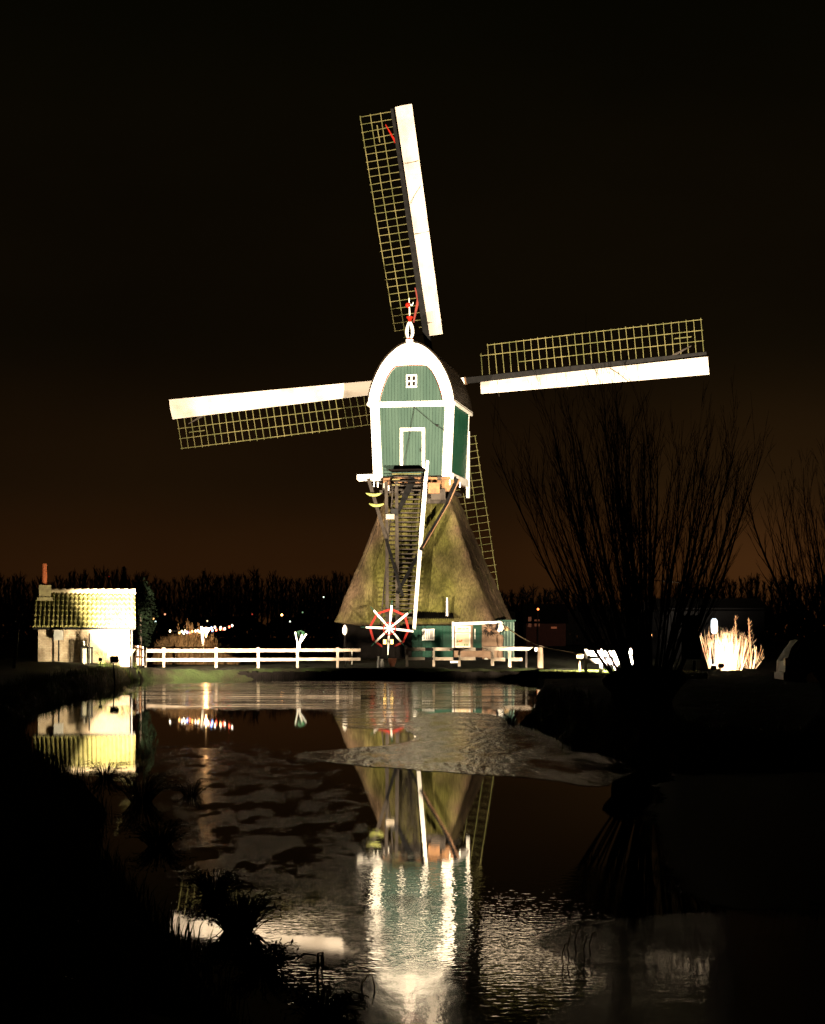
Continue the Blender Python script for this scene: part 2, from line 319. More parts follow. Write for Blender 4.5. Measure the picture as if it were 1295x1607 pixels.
def sheet(pix, m, label, z=.005, jag=.0, seed=1, edge=.25):
    """a thin sheet of ice: fine grid inside its outline, thinning out to nothing towards the edge"""
    pts = [zp(x, y, z) for x, y in pix]
    for _ in range(2):
        pts = [q_ for i in range(len(pts)) for q_ in ((pts[i][0]*.75+pts[(i+1) % len(pts)][0]*.25, pts[i][1]*.75+pts[(i+1) % len(pts)][1]*.25), (pts[i][0]*.25+pts[(i+1) % len(pts)][0]*.75, pts[i][1]*.25+pts[(i+1) % len(pts)][1]*.75))]
    xs_ = [p[0] for p in pts]; ys_ = [p[1] for p in pts]; x0, x1, y0, y1 = min(xs_)-edge, max(xs_)+edge, min(ys_)-edge/AN, max(ys_)+edge/AN
    nx = int(min(260, max(60, (x1-x0)/.03))); ny = int(min(260, max(60, (y1-y0)/.06)))
    X, Y = np.meshgrid(np.linspace(x0, x1, nx), np.linspace(y0, y1, ny)); D = poly_dist(X, Y*AN, [(a, b*AN) for a, b in pts])
    keep = D > -edge; A = np.clip((D+edge)/(2*edge), 0, 1)
    I, J = np.meshgrid(np.arange(nx-1), np.arange(ny-1)); kk = keep[:-1, :-1] | keep[1:, :-1] | keep[:-1, 1:] | keep[1:, 1:]
    a = (J*nx+I)[kk]; used = np.unique(np.concatenate([a, a+1, a+nx, a+nx+1])); remap = np.full(nx*ny, -1); remap[used] = np.arange(len(used))
    f = np.stack([remap[a], remap[a+1], remap[a+nx+1], remap[a+nx]], 1)
    me = bpy.data.meshes.new('ice_sheet'); v = np.stack([X.ravel()[used], Y.ravel()[used], np.full(len(used), z)], 1)
    me.from_pydata(v.tolist(), [], f.tolist()); at = me.attributes.new('thick', 'FLOAT', 'POINT'); at.data.foreach_set('value', A.ravel()[used].astype(np.float32)); me.materials.append(m)
    ob = bpy.data.objects.new('ice_sheet', me); COL.objects.link(ob); tag(ob, label, kind='structure'); return ob
ICE_MID = ice_mat('rough_ice', .22, .030, 9, patchy=1, psc=2.2, stretch=(1, .22, 1), smooth_rough=.10, bst=(1, .16, 1), esc=2.5, eamp=1.2, esoft=.06, cover=.9, ior=1.20)
ICE_FAR = ice_mat('far_thin_ice', .19, .0015, 5, patchy=1, psc=.8, stretch=(.25, 1.6, 1), esc=.8, eamp=2.0, esoft=.2, cover=.85)
ICE_LEFT = ice_mat('patchy_thin_ice', .26, .003, 9, patchy=1, psc=3.2, stretch=(1, .28, 1), smooth_rough=.012, esc=2.2, eamp=4.2, esoft=.35, cover=.42, ior=1.16)
FLOE = ice_mat('clear_smooth_ice', .035, .0001, 6, esc=5, eamp=3.0, esoft=.22)
ICE_NEAR = ice_mat('frosted_ice', .07, .0008, 12, esc=3, eamp=2.0, esoft=.3)
ICE_RIGHT = ice_mat('frosted_ice_right', .26, .0015, 12, patchy=1, psc=1.1, smooth_rough=.16, esc=4, eamp=.8, esoft=.2, cover=.65, ior=1.17)
sheet([(462, 1187), (480, 1180), (530, 1176), (600, 1170), (645, 1164), (655, 1154), (630, 1142), (650, 1124), (700, 1116), (780, 1120), (870, 1158), (940, 1178), (990, 1190), (1010, 1205), (975, 1222), (940, 1237), (860, 1222), (760, 1216), (640, 1207), (560, 1201), (500, 1195)], ICE_MID, 'pale rough wedge of ice in the middle of the pond', .005, seed=3, edge=.10)
sheet([(215, 1069), (832, 1069), (836, 1108), (640, 1112), (545, 1110), (400, 1114), (300, 1112), (215, 1100)], ICE_FAR, 'thin streaky ice along the far bank', .004, edge=.5)
sheet([(205, 1180), (330, 1168), (470, 1180), (520, 1230), (560, 1300), (600, 1360), (640, 1420), (600, 1470), (520, 1458), (430, 1450), (370, 1440), (330, 1390), (240, 1300)], ICE_LEFT, 'thin patchy ice by the left bank', .004, edge=.30)
sheet([(390, 1464), (470, 1466), (545, 1480), (560, 1493), (550, 1514), (500, 1518), (440, 1508), (380, 1500)], FLOE, 'small smooth floe catching the left sail', .007, edge=.06)
sheet([(575, 1530), (610, 1508), (690, 1520), (725, 1560), (770, 1600), (830, 1680), (560, 1680), (500, 1580), (530, 1545)], ICE_NEAR, 'frosted ice nearest the viewer', .006, edge=.10)
sheet([(1035, 1216), (1120, 1212), (1400, 1212), (1400, 1450), (1100, 1432), (1050, 1380), (1010, 1300)], ice_mat('reflection_dulling_sheet', .5, .003, 8, esc=2, eamp=1.4, esoft=.25, ior=1.10, lowc=(.003, .0025, .002)), 'dark sheet added to dull the reflected glow along the right bank', .004, edge=.25)  # added dark low-reflection sheet, cuts the sky glow mirrored in the water
sheet([(525, 1110), (665, 1110), (668, 1138), (610, 1147), (530, 1142)], ICE_FAR, 'small streaky ice patch under the red wheel reflection', .0045, edge=.30)
sheet([(828, 1478), (900, 1448), (1010, 1437), (1130, 1430), (1330, 1440), (1330, 1680), (830, 1680), (820, 1610), (900, 1572), (962, 1546), (930, 1520), (880, 1496)], ICE_RIGHT, 'dull frosted ice at the lower right', .004, edge=.05)

# ------------------------------------------------------------------ THE WINDMILL
TH = R(10.5); MC = Vector((0.42, 100.0, 0)); ct, st_ = math.cos(TH), math.sin(TH)
MZ = -.37   # mill heights read from image pixels, lowered when the camera height was reduced
def ML(x, y, z): return Vector((MC.x+x*ct+y*st_, MC.y-x*st_+y*ct, z+MZ))
def MV(x, y, z): return Vector((x*ct+y*st_, -x*st_+y*ct, z))
UX, UY, UZ = MV(1, 0, 0), MV(0, 1, 0), Vector((0, 0, 1))
def mbox(mb, x0, x1, y0, y1, z0, z1):
    return mb.frame_box(ML((x0+x1)/2, (y0+y1)/2, (z0+z1)/2), UX*((x1-x0)/2), UY*((y1-y0)/2), UZ*((z1-z0)/2))
mill = thing('windmill', (MC.x, MC.y, G), 'white-trimmed green hollow post windmill with four sails on a mossy thatched base', 'windmill')
YF, YB = -2.4, 2.4; HW = 2.0; ZB, ZE = 9.62, 13.12; TAPER = .16   # half width at eave, narrower at the bottom
def hw(z): return HW-TAPER*(ZE-z)/(ZE-ZB)
PROF = [(2.0, 0), (1.93, .42), (1.80, .88), (1.62, 1.32), (1.38, 1.76), (1.12, 2.10), (.84, 2.37), (.56, 2.58), (.30, 2.70), (0, 2.76)]
def prof_w(h):
    for (a, b), (c, d) in zip(PROF, PROF[1:]):
        if b <= h <= d: return a+(c-a)*(h-b)/(d-b+1e-9)
    return 0
def prof_h(x):
    x = abs(x)
    for (a, b), (c, d) in zip(PROF, PROF[1:]):
        if c <= x <= a: return b+(d-b)*(a-x)/(a-c+1e-9)
    return 0
# body shell (dark backing) and boards
b = MB()
full = [(-hw(ZB), ZB), (hw(ZB), ZB)]+[(w_, ZE+h) for w_, h in PROF]+[(-w_, ZE+h) for w_, h in PROF[-2::-1]]
b.plate([ML(x*.985, YF+.03, z) for x, z in full], UY*(YB-YF-.06))
body = b.build('body', GAP, mill)
b = MB(); bw = .155; n = int(4/bw)+1
for i in range(-13, 14):
    x = i*bw
    if abs(x)+bw/2 > 1.93: continue
    top = ZE+min(prof_h(x-bw/2), prof_h(x+bw/2))-.08
    d = rnd.uniform(0, .012); g = .012
    s0 = hw(ZB+.1)/HW
    pts = [ML((x-bw/2)*s0+g/2, YF-d, ZB+.02), ML((x+bw/2)*s0-g/2, YF-d, ZB+.02), ML(x+bw/2-g/2, YF-d, ZE), ML(x+bw/2-g/2, YF-d, top), ML(x-bw/2+g/2, YF-d, top), ML(x-bw/2+g/2, YF-d, ZE)]
    b.plate(pts, UY*.04)
b.build('board_cladding', GREEN, mill)
b = MB()
for sgn in (1, -1):
    b = MB()
    for i in range(31):
        y = YF+.08+i*.155; 
        if y > YB-.1: break
        p = [ML(sgn*(hw(ZB)+.012), y, ZB), ML(sgn*(hw(ZB)+.012), y+.143, ZB), ML(sgn*(HW+.012), y+.143, ZE), ML(sgn*(HW+.012), y, ZE)]
        b.plate(p, UX*(-.04*sgn))
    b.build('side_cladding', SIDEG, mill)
# white trim: corner posts, sill beam, tie beam, side fascias
for sgn in (-1, 1):
    for (yf, dep) in ((YF-.03, .12), (YB+.03, -.12)):
        b = MB(); wd = .42 if dep > 0 else .16
        x0b, x0t = hw(ZB)+.03, HW+.03
        b.plate([ML(sgn*(x0b-wd), yf, ZB-.04), ML(sgn*x0b, yf, ZB-.04), ML(sgn*x0t, yf, ZE+.02), ML(sgn*(x0t-wd), yf, ZE+.02)], UY*dep)
        if dep > 0: b.plate([ML(sgn*(x0b+.001), yf+.004, ZB-.04), ML(sgn*(x0b+.001), yf+.16, ZB-.04), ML(sgn*(x0t+.001), yf+.16, ZE+.02), ML(sgn*(x0t+.001), yf+.004, ZE+.02)], UX*(sgn*.02))
        b.build('corner_post', WHITE, mill)
b = MB(); mbox(b, -HW-.06, HW+.06, YF-.055, YF+.05, ZE-.19, ZE+.075)
b.build('cross_beam', WHITE, mill)
for sgn in (-1, 1):
    b = MB(); b.plate([ML(sgn*(HW+.05), YF-.33, ZE-.13), ML(sgn*(HW+.05), YB+.32, ZE-.13), ML(sgn*(HW+.05), YB+.32, ZE+.06), ML(sgn*(HW+.05), YF-.33, ZE+.06)], UX*(sgn*.09))
    b.build('eave_board', WHITE, mill)
# sill beams under the body: the side ones stick out, and a cross beam with a long left end
b = MB(); mbox(b, -2.62, -1.5, YF-.15, YF+.12, ZB-.22, ZB+.10); b.frame_box(ML(-2.62, YF-.015, ZB-.03), UX*.05, UY*.13, UZ*.12)
b.build('sill_beam', WHITE, mill)
b = MB(); mbox(b, hw(ZB)-.02, hw(ZB)+.13, YF+.1, YB+.5, ZB-.20, ZB+.12); b.build('sill_beam', WHITE, mill)
b = MB(); mbox(b, -hw(ZB)-.13, -hw(ZB)+.02, YF+.14, YB+.5, ZB-.20, ZB+.12); b.build('sill_beam', WHITE, mill)
b = MB(); mbox(b, hw(ZB)+.0, hw(ZB)+.17, YB+.1, YB+.26, ZB-.75, ZE-.9); b.build('rear_post', WHITE, mill)
b = MB(); mbox(b, -1.42, 1.84, YF+.05, YF+.4, ZB-.40, ZB-.07); b.build('floor_timber', RUST, mill)
for i in range(8):
    b = MB(); x = -1.6+i*.47; mbox(b, x, x+.16, YF+.0, YB, ZB-.22, ZB-.045); b.build('joist_end', RUST if i % 3 else GREYW, mill)
for (px, py) in ((587, 760), (593, 761), (603, 762), (610, 766), (722, 761), (706, 757)):
    b = MB(); p = P(px, py, 97.3); b.box(p, (.06, .06, .24)); b.build('peg', WHITE, mill)
# gable barge board: thick white curved board with red inner edge
inner = [(1.56, .05), (1.50, .35), (1.38, .75), (1.22, 1.15), (1.02, 1.50), (.78, 1.74), (.40, 1.77), (0, 1.78)]
outer = [(w_*1.035+.02, h*1.035+(.0 if i else -.06)) for i, (w_, h) in enumerate(PROF)]
b = MB()
def strip(mb, A, B, y0, dep):
    n = len(A)
    for sgn in (-1, 1):
        for i in range(n-1):
            q = [A[i], A[i+1], B[i+1], B[i]]
            mb.plate([ML(sgn*x, y0, ZE+h) for x, h in q], UY*dep)
def resample(C, n):
    L_ = [0]
    for (a, b_), (c, d) in zip(C, C[1:]): L_.append(L_[-1]+math.hypot(c-a, d-b_))
    o = []
    for k in range(n):
        t = L_[-1]*k/(n-1)
        for i in range(len(C)-1):
            if t <= L_[i+1]+1e-9:
                u = (t-L_[i])/(L_[i+1]-L_[i]+1e-9); o.append((C[i][0]+(C[i+1][0]-C[i][0])*u, C[i][1]+(C[i+1][1]-C[i][1])*u)); break
    return o
ro, ri = resample(outer, 22), resample(inner, 22)
strip(b, ro, ri, YF-.33, .06); gb = b.build('gable_board', WHITE, mill)
ri2 = [(x-.03 if x > .05 else 0, h-.028) for x, h in ri]
b = MB(); strip(b, ri, ri2, YF-.30, .05); b.build('red_trim', mat('faded_red_paint', (.13, .022, .014), (.09, .015, .01), .6, 3, spec=.05), gb)
# soffit return of the barge board
b = MB(); strip(b, ri, [(x+.03, h+.03) for x, h in ri], YF-.28, .27); b.build('soffit', WHITE, gb)
# roof boards following the curve, front to back
b = MB(); ro3 = resample([(x+.04, h+.05) for x, h in outer], 27)
for sgn in (-1, 1):
    for i in range(26):
        (x1, h1), (x2, h2) = ro3[i], ro3[i+1]; x2b, h2b = x2-.0, h2
        o_ = .022
        nx_, nh_ = (h2-h1), -(x2-x1); l_ = math.hypot(nx_, nh_); nx_, nh_ = nx_/l_, nh_/l_
        A = [(x1+nx_*o_, h1+nh_*o_), (x2, h2), (x2-nx_*.03, h2-nh_*.03), (x1-nx_*.03, h1-nh_*.03)]
        b.plate([ML(sgn*x, YF-.36, ZE+h) for x, h in A], UY*(YB-YF+.72))
roof = b.build('roof', ROOFW, mill)
b = MB(); strip(b, ro, ri, YB+.27, .06); b.build('gable_board', WHITE, mill)
# window
b = MB(); cx_, cz_ = -.02, 14.16; y0 = YF-.07
for (x0, x1, z0, z1) in ((-.26, .26, .235, .31), (-.26, .26, -.31, -.235), (-.26, -.185, -.235, .235), (.185, .26, -.235, .235), (-.035, .035, -.235, .235), (-.185, -.035, -.035, .035), (.035, .185, -.035, .035)):
    mbox(b, cx_+x0, cx_+x1, y0, y0+.05, cz_+z0, cz_+z1)
wn = b.build('window', WHITE, mill)
b = MB(); mbox(b, cx_-.2, cx_+.2, y0+.03, y0+.045, cz_-.25, cz_+.25)
gl, gt, gb_ = new_mat('dark_glass'); gb_.inputs['Base Color'].default_value = (.012, .010, .010, 1); gb_.inputs['Roughness'].default_value = .08
b.build('pane', gl, wn)
# door
b = MB(); dx0, dx1 = -.58, .63
mbox(b, dx0, dx0+.14, YF-.07, YF-.0, ZB+.30, ZB+2.15); mbox(b, dx1-.14, dx1, YF-.07, YF, ZB+.30, ZB+2.15); mbox(b, dx0, dx1, YF-.075, YF-.0, ZB+2.15, ZB+2.30)
door_frame = b
b = MB()
for i in range(6):
    x = dx0+.15+i*.152; mbox(b, x, x+.142, YF-.045, YF-.01, ZB+.2, ZB+2.14)
dr = b.build('door', GREEN, mill); door_frame.build('frame', WHITE, dr)
b = MB(); mbox(b, dx1-.24, dx1-.2, YF-.09, YF-.04, ZB+1.15, ZB+1.3); b.build('handle', BLACK, dr)
# pull ropes on the rear wall
b = MB(); a0 = ML(.12, YF-.10, ZE-.22)
b.tube([a0, ML(-.35, YF-.25, ZB+.4), ML(-.42, YF-.35, ZB+.1)], .012, 5); b.tube([a0, ML(1.1, YF-.14, ZE-1.05), ML(1.62, YF-.16, ZE-1.38)], .015, 5)
b.box(ML(1.25, YF-.14, ZE-1.13), (.12, .06, .07)); b.build('brake_rope', BLACK, mill)
# finial
fx = -.04; yf = YF-.42
b = MB(); mbox(b, fx-.14, fx+.14, yf-.07, yf+.07, ZE+1.98, ZE+2.60); mbox(b, fx-.16, fx+.16, yf-.09, yf+.09, ZE+2.60, ZE+2.98)
fin = b.build('finial', WHITE, mill)
b = MB(); 
for s_ in (-1, 1):
    c = []
    for k in range(13):
        t = k/12; c.append(ML(fx+s_*(.035+.105*math.sin(math.pi*t**.8)), yf, ZE+3.0+t*.82))
    b.tube(c, [.05+.03*math.sin(math.pi*k/12) for k in range(13)], 8)
b.build('baluster', WHITE, fin, smooth=True)
b = MB(); b.lathe(ML(fx, yf, ZE+3.0), [(.16, -.03), (.17, 0), (.05, .03)], 12); b.build('red_cap', RED, fin)
b = MB(); b.lathe(ML(fx, yf, ZE+3.82), [(.06, 0), (.09, .05), (.07, .09), (.16, .2), (.17, .24), (.04, .27)], 14)
b.build('red_collar', RED, fin)
b = MB(); b.tube([ML(fx, yf, ZE+4.0), ML(fx-.03, yf, ZE+4.95)], [.035, .02], 8); b.build('rod', WHITE, fin)
b = MB(); b.ball(ML(fx-.09, yf, ZE+4.62), .13, 14, 8); b.build('weather_ball', RED, fin, smooth=True)
b = MB(); b.tube([ML(fx-.02, yf, ZE+4.66), ML(fx+.12, yf, ZE+4.6), ML(fx+.17, yf, ZE+4.74)], [.03, .03, .02], 6); b.build('vane', WHITE, fin)

# ---- sails
TI = R(10); HUBZ = 14.72; HUB = ML(.05, 3.35, HUBZ)
SZ = UZ*math.cos(TI)-UY*math.sin(TI); SN = UY*math.cos(TI)+UZ*math.sin(TI)
b = MB(); b.tube([HUB-SN*3.0, HUB+SN*.55], [.33, .30], 16); b.build('windshaft', DARKW, mill)
b = MB(); b.frame_box(HUB, UX*.36, SN*.36, SZ*.36); b.build('poll_end', BLACK, mill)
ROT = 7.0
for k in range(4):
    ph = R((4.9, ROT, 5.6, ROT)[k]+90*k); U = UX*math.cos(ph)+SZ*math.sin(ph); V = -UX*math.sin(ph)+SZ*math.cos(ph)
    def S(u, v, n=0.0): return HUB+U*u+V*v+SN*n
    off = .14 if k % 2 else -.14
    b = MB(); b.bar(S(.2, 0, off), S(7, .02, off), .33, .34, SN, .26, .28); b.bar(S(7, .02, off), S(13.75, .04, off), .26, .28, SN, .15, .15)
    sail = b.build('sail', DARKW, mill)
    b = MB(); b.bar(S(.45, 0, off), S(1.62, 0, off), .36, .37, SN); b.build('stock_sleeve', WHITE, sail)
    b = MB(); b.bar(S(1.62, 0, off), S(1.72, 0, off), .38, .39, SN); b.build('sleeve_band', RUST, sail)
    vo = .14 if k == 2 else -.13; bo = -.20 if k == 2 else -.02
    # leading board: slightly curved, twisted toward the hub
    b = MB(); nseg, ncr = 22, 6; u0, u1 = (2.42, 13.8)
    vs = []; 
    for i in range(nseg+1):
        t = i/nseg; u = u0+(u1-u0)*t; wd = (.66+.22*t, .80+.08*t, .76+.28*t, .80)[k]; tw = R(24-16*t); rag = .0
        for j in range(ncr+1):
            s_ = j/ncr; vv = vo-wd*s_*math.cos(tw); nn_ = off+bo-.03-wd*s_*math.sin(tw)*.8-.10*math.sin(math.pi*s_)
            vs.append(S(u, vv, nn_))
        for j in range(ncr, -1, -1):
            s_ = j/ncr; vv = vo-wd*s_*math.cos(tw); nn_ = off+bo-wd*s_*math.sin(tw)*.8-.10*math.sin(math.pi*s_)
            vs.append(S(u, vv, nn_))
    m_ = 2*(ncr+1); fs = []
    for i in range(nseg):
        for j in range(m_): fs.append((i*m_+j, i*m_+(j+1) % m_, (i+1)*m_+(j+1) % m_, (i+1)*m_+j))
    fs.append(tuple(range(m_))); fs.append(tuple(nseg*m_+j for j in range(m_)))
    b.add(vs, fs); b.build('sail_board', SAILW, sail)
    for i in range(3):
        b = MB(); u = 3.5+i*3.6+rnd.uniform(-.5, .5); b.bar(S(u, vo-.03, off-.2), S(u+.03, vo-.82, off-.3), .018, .02, SN); b.build('board_seam', GREYW, sail)
    u = 9.3; b = MB(); b.tube([S(u-.3, vo-.07, off-.22), S(u+.1, vo-.37, off-.3), S(u+.5, vo-.77, off-.34)], .014, 4); b.build('board_scuff', GREYW, sail)
    # lattice
    b = MB(); nb = 31; us = 2.55; ue = 13.62
    def W(u, v): 
        t = (u-us)/(ue-us); tw = R(16-14*t); return S(u, .1+v*math.cos(tw), off+v*math.sin(tw)*.6)
    for i in range(nb):
        u = us+(ue-us)*i/(nb-1); j = rnd.uniform(-.012, .012)
        vmax = 1.66 if i else 1.18
        if k == 2 and i == 0: vmax = 1.3
        b.bar(W(u+j, -.08), W(u-j*2, vmax+rnd.uniform(-.03, .03)), .036, .036, SN, .028, .028)
    for v, ua, wd in ((1.60, us+.35, .038), (1.08, us-.05, .038), (.56, us+1.9 if k != 2 else us, .034)):
        pts = [W(ua+(ue+.05-ua)*i/8, v+rnd.uniform(-.008, .008)) for i in range(9)]
        for p, q in zip(pts, pts[1:]): b.bar(p, q+(q-p)*.01, wd, .03, SN)
    b.bar(W(12.25, .82), W(13.1, .82), .045, .04, SN)
    b.build('sail_lattice', LATH, sail)
    b = MB(); b.bar(W(12.1, .0)-SN*.05, W(13.05, .38)-SN*.05, .12, .04, SN, .04); b.build('cleat', RED if k in (1,) else GREYW, sail)
    if k == 1:
        b = MB(); b.bar(W(3.2, .5)-SN*.1, W(4.3, .05)-SN*.1, .07, .08, SN, .14); b.bar(W(4.3, .05)-SN*.1, W(4.9, .12)-SN*.1, .14, .08, SN, .05); b.build('furled_cloth', mat('dull_red_cloth', (.16, .02, .012), None, .8), sail)

# ---- lower thatched tower
def thatch_tower():
    zb, zt = 2.62, 8.95; rb, rt = 3.86, 1.50; K = 90; n = 360; vs = []; moss = []
    for i in range(K+1):
        t = i/K; z = zb+(zt-zb)*t
        hwid = rb+(rt-rb)*t - .04*math.sin(math.pi*t)
        for j in range(n):
            a = 2*math.pi*j/n; c, s_ = math.cos(a), math.sin(a); pw = 22.0
            r = hwid/((abs(c)**pw+abs(s_)**pw)**(1/pw)); x, y = r*c, r*s_
            nn_ = noise.noise(Vector((x*1.5, y*1.5, z*.9)))*.06+noise.noise(Vector((x*6, y*6, z*1.8)))*.04+noise.noise(Vector((x*14, y*14, z*3)))*.03
            q = 1+nn_/max(r, .5)
            vs.append(ML(.27-.22*t+x*q, y*q, z)); 
            fr = -s_*max(abs(c), abs(s_))/1.0
            front = 1 if (abs(s_) > abs(c) and s_ < 0) else 0
            m = .0
            if front:
                u = x/hwid; m = .46*min(1, max(0, (.92-abs(u-.03))/.34))
                m = max(m, 0)
            moss.append(m)
    fs = []
    for i in range(K):
        for j in range(n): fs.append((i*n+j, i*n+(j+1) % n, (i+1)*n+(j+1) % n, (i+1)*n+j))
    # ragged thick lower lip
    b0 = len(vs)
    for j in range(n):
        a = 2*math.pi*j/n; c, s_ = math.cos(a), math.sin(a); r = (rb-.30)/((abs(c)**9+abs(s_)**22)**(1/22))
        vs.append(ML(.27+r*c, r*s_, zb-.16+rnd.uniform(-.03, .03))); moss.append(0)
    for j in range(n): fs.append((j, b0+j, b0+(j+1) % n, (j+1) % n))
    fs.append(tuple(K*n+j for j in range(n)))
    m = MB(); m.add(vs, fs); o = m.build('thatched_tower', THATCH, mill, smooth=True)
    at = o.data.attributes.new('moss', 'FLOAT', 'POINT'); at.data.foreach_set('value', moss)
thatch_tower()
b = MB(); mbox(b, -3.2, 3.3, -3.2, 3.2, G, 2.62); b.build('tower_base', TAR, mill)
b = MB(); mbox(b, -1.2, 1.2, -1.2, 1.2, 8.8, ZB-.2); b.build('post_head', GREYW, mill)
b = MB(); mbox(b, -1.75, 1.75, -1.62, 1.62, 8.86, 9.02); mbox(b, -1.5, 1.5, -2.2, -1.7, 9.0, 9.3); b.build('gallery_board', GREYW, mill)

# ---- stairs, tail poles and braces (hang from the turning body)
def SP(px, py, fwd=0.0):      # point on the inclined plane of the stairs
    z = 9.6; t = 0
    Y = 97.5
    for _ in range(6):
        z = EYE-(py-HY)*Y/F; t = (9.33-z)/8.8; Y = 97.5-3.4*t-fwd
    return P(px, py, Y)
st = MB(); NT = 33; tl = []
b = MB()
for i in range(NT):
    t = i/(NT-1); py = 748+(976-748)*t; xl = 620+(597-620)*t; xr = 664+(648-664)*t
    p, q = SP(xl, py), SP(xr, py); b.bar(p, q, .26, .045, (0, 0, 1)); tl.append((p, q))
stairs = b.build('stairs', GREYW, mill)
b = MB(); b.bar(SP(663, 745), SP(649, 985), .05, .34, (0, -1, .35)); b.build('stringer', TAR, stairs)
b = MB(); b.bar(SP(619, 745), SP(597, 985), .05, .30, (0, -1, .35)); b.build('stringer', GREYW, stairs)
b = MB()
hp = [SP(674, 703, .15), SP(669, 745, .3), SP(662, 830, .3), SP(655, 920, .3), SP(650, 988, .3)]
for p, q, w1, w2 in zip(hp, hp[1:], (.10, .17, .20, .17), (.16, .20, .17, .15)): b.bar(p, q, w1, .07, (0, -1, .3), w2)
b.build('handrail', WHITE, stairs)
b = MB()
for t in (.02, .3, .6, .9):
    b = MB(); py = 755+220*t; b.bar(SP(664-15*t, py), SP(669-18*t, py-12, .3), .06, .06); b.build('rail_support', WHITE, stairs)
b = MB(); mbox(b, -.95, .72, YF-1.0, YF-.08, ZB+.18, ZB+.26)
for i in range(4): mbox(b, -.95, .72, YF-1.0+.02*i, YF-.98+.02*i+.02, ZB+.02-.16*i, ZB+.06-.16*i)
b.build('landing', TAR, stairs)
b = MB(); mbox(b, -.78, .62, YF-1.02, YF-.99, ZB+.0, ZB+.05); mbox(b, -.78, -.4, YF-1.02, YF-.99, ZB-.26, ZB-.21); mbox(b, -.78, -.4, YF-1.02, YF-.99, ZB-.52, ZB-.47); b.build('slat', LATH, stairs)
b = MB(); b.bar(SP(606, 757, .45), SP(607.5, 830, .5), .15, .16, (0, 1, 0)); b.bar(SP(607.5, 830, .5), SP(608, 985, .5), .16, .16, (0, 1, 0)); b.build('tail_pole', GREYW, mill)
b = MB(); b.bar(SP(622.5, 757, .45), SP(623, 830, .5), .15, .16, (0, 1, 0)); b.bar(SP(623, 830, .5), SP(624, 985, .5), .17, .16, (0, 1, 0)); b.build('tail_pole', GREYW, mill)
b = MB(); b.bar(SP(648, 752, .2), SP(634, 783, .35), .34, .3, (0, 1, 0), .26); b.bar(SP(634, 783, .35), SP(625, 803, .42), .26, .25, (0, 1, 0), .16); b.build('tail_beam', DARKW, mill)
b = MB(); b.box(SP(612.5, 811, .62), (.40, .2, .24)); cb = b.build('clamp_block', mat('pale_block', (.30, .26, .2), None, .7), mill)
b = MB(); b.box(SP(619, 807, .5), (.32, .2, .5)); b.build('clamp_strap', BLACK, cb)
# braces
b = MB(); b.bar(P(578.5, 752, 97.2), P(606, 845, 95.6), .16, .16, (0, 1, 0)); lb = b.build('brace', GREYW, mill)
for (px, py, w_) in ((586.5, 776, 24), (591, 792.5, 23)):
    b = MB(); c = []
    for i in range(9):
        u = -1+2*i/8; c.append(P(px+u*w_/2, py-2+3.0*(1-u*u), 96.4))
    b.tube(c, [.02+.055*(1-abs(-1+2*i/8)**3) for i in range(9)], 8); b.build('rung', mat('lime_paint', (.26, .28, .08), None, .5), lb)
b = MB(); b.bar(P(717, 752, 97.5), P(702, 790, 97.0), .19, .2, (0, 1, 0)); b.bar(P(702, 790, 97.0), P(661, 862, 95.4), .17, .18, (0, 1, 0)); b.bar(P(661, 862, 96.0), P(624, 930, 94.6), .16, .18, (0, 1, 0)); b.build('brace', DARKW, mill)
b = MB(); b.bar(P(721, 752, 97.4), P(704.5, 790, 96.9), .03, .05); b.bar(P(704.5, 790, 96.85), P(664, 860, 95.25), .025, .04); b.build('brace_edge', TWIG, mill)
b = MB(); b.bar(P(604, 838, 95.8), P(632, 935, 94.5), .14, .14, (0, 1, 0)); b.build('brace', DARKW, mill)
b = MB(); b.tube([P(600, 800, 97), P(583, 850, 95.5), P(560, 905, 94.6)], .012, 4); b.build('guy_wire', BLACK, mill)
# under-body junk seen between body and thatch
b = MB(); b.bb(P(672, 775, 96.9)-Vector((0, .3, 0)), P(690, 758, 96.9)); b.build('winding_block', RUST, mill)
b = MB(); b.bb(P(693, 772, 97.6)-Vector((0, .3, 0)), P(712, 753, 97.6)); b.build('corbel', RUST, mill)
b = MB(); b.bb(P(676, 785, 97.4)-Vector((0, .3, 0)), P(699, 768, 97.4)); b.build('shutter_flap', GREYW, mill)
b = MB(); b.plate([P(668, 790, 97.9), P(700, 790, 97.9), P(716, 768, 97.9), P(668, 768, 97.9)], (0, .3, 0)); b.build('collar_board', GREYW, mill)

# ---- capstan wheel at the foot of the tail
WC = P(611.5, 986, 92.9)
b = MB(); b.tube([WC+Vector((0, -.18, 0)), WC+Vector((0, 1.3, 0))], [.10, .12], 12)
wheel = b.build('capstan_wheel', WHITE, mill)
spk = [(615, 949), (641, 962), (650, 991), (630, 1008), (608, 1029), (588, 1009), (573, 984.5), (586, 957)]
rimp = [(614.3, 956), (635.5, 966), (641.5, 988.5), (632.5, 1008), (607, 1019), (586.5, 1005), (580.5, 984.5), (592, 963)]
for (x, y) in spk:
    q = P(x, y, 92.85); d = (q-WC); b = MB(); b.bar(WC+d*.10, WC+d*.50, .075, .07, (0, 1, 0), .10); b.bar(WC+d*.50, WC+d*.97, .10, .07, (0, 1, 0), .085)
    sp_ = b.build('spoke', WHITE, wheel)
b = MB()
for (x, y) in spk:
    q = P(x, y, 92.85); d = (q-WC).normalized(); b = MB(); b.bar(q, q+d*.2, .055, .05, (0, 1, 0), .025); b.build('spoke_tip', GREEN2, wheel)
b = MB(); rp_ = [P(x, y, 92.95) for x, y in rimp]
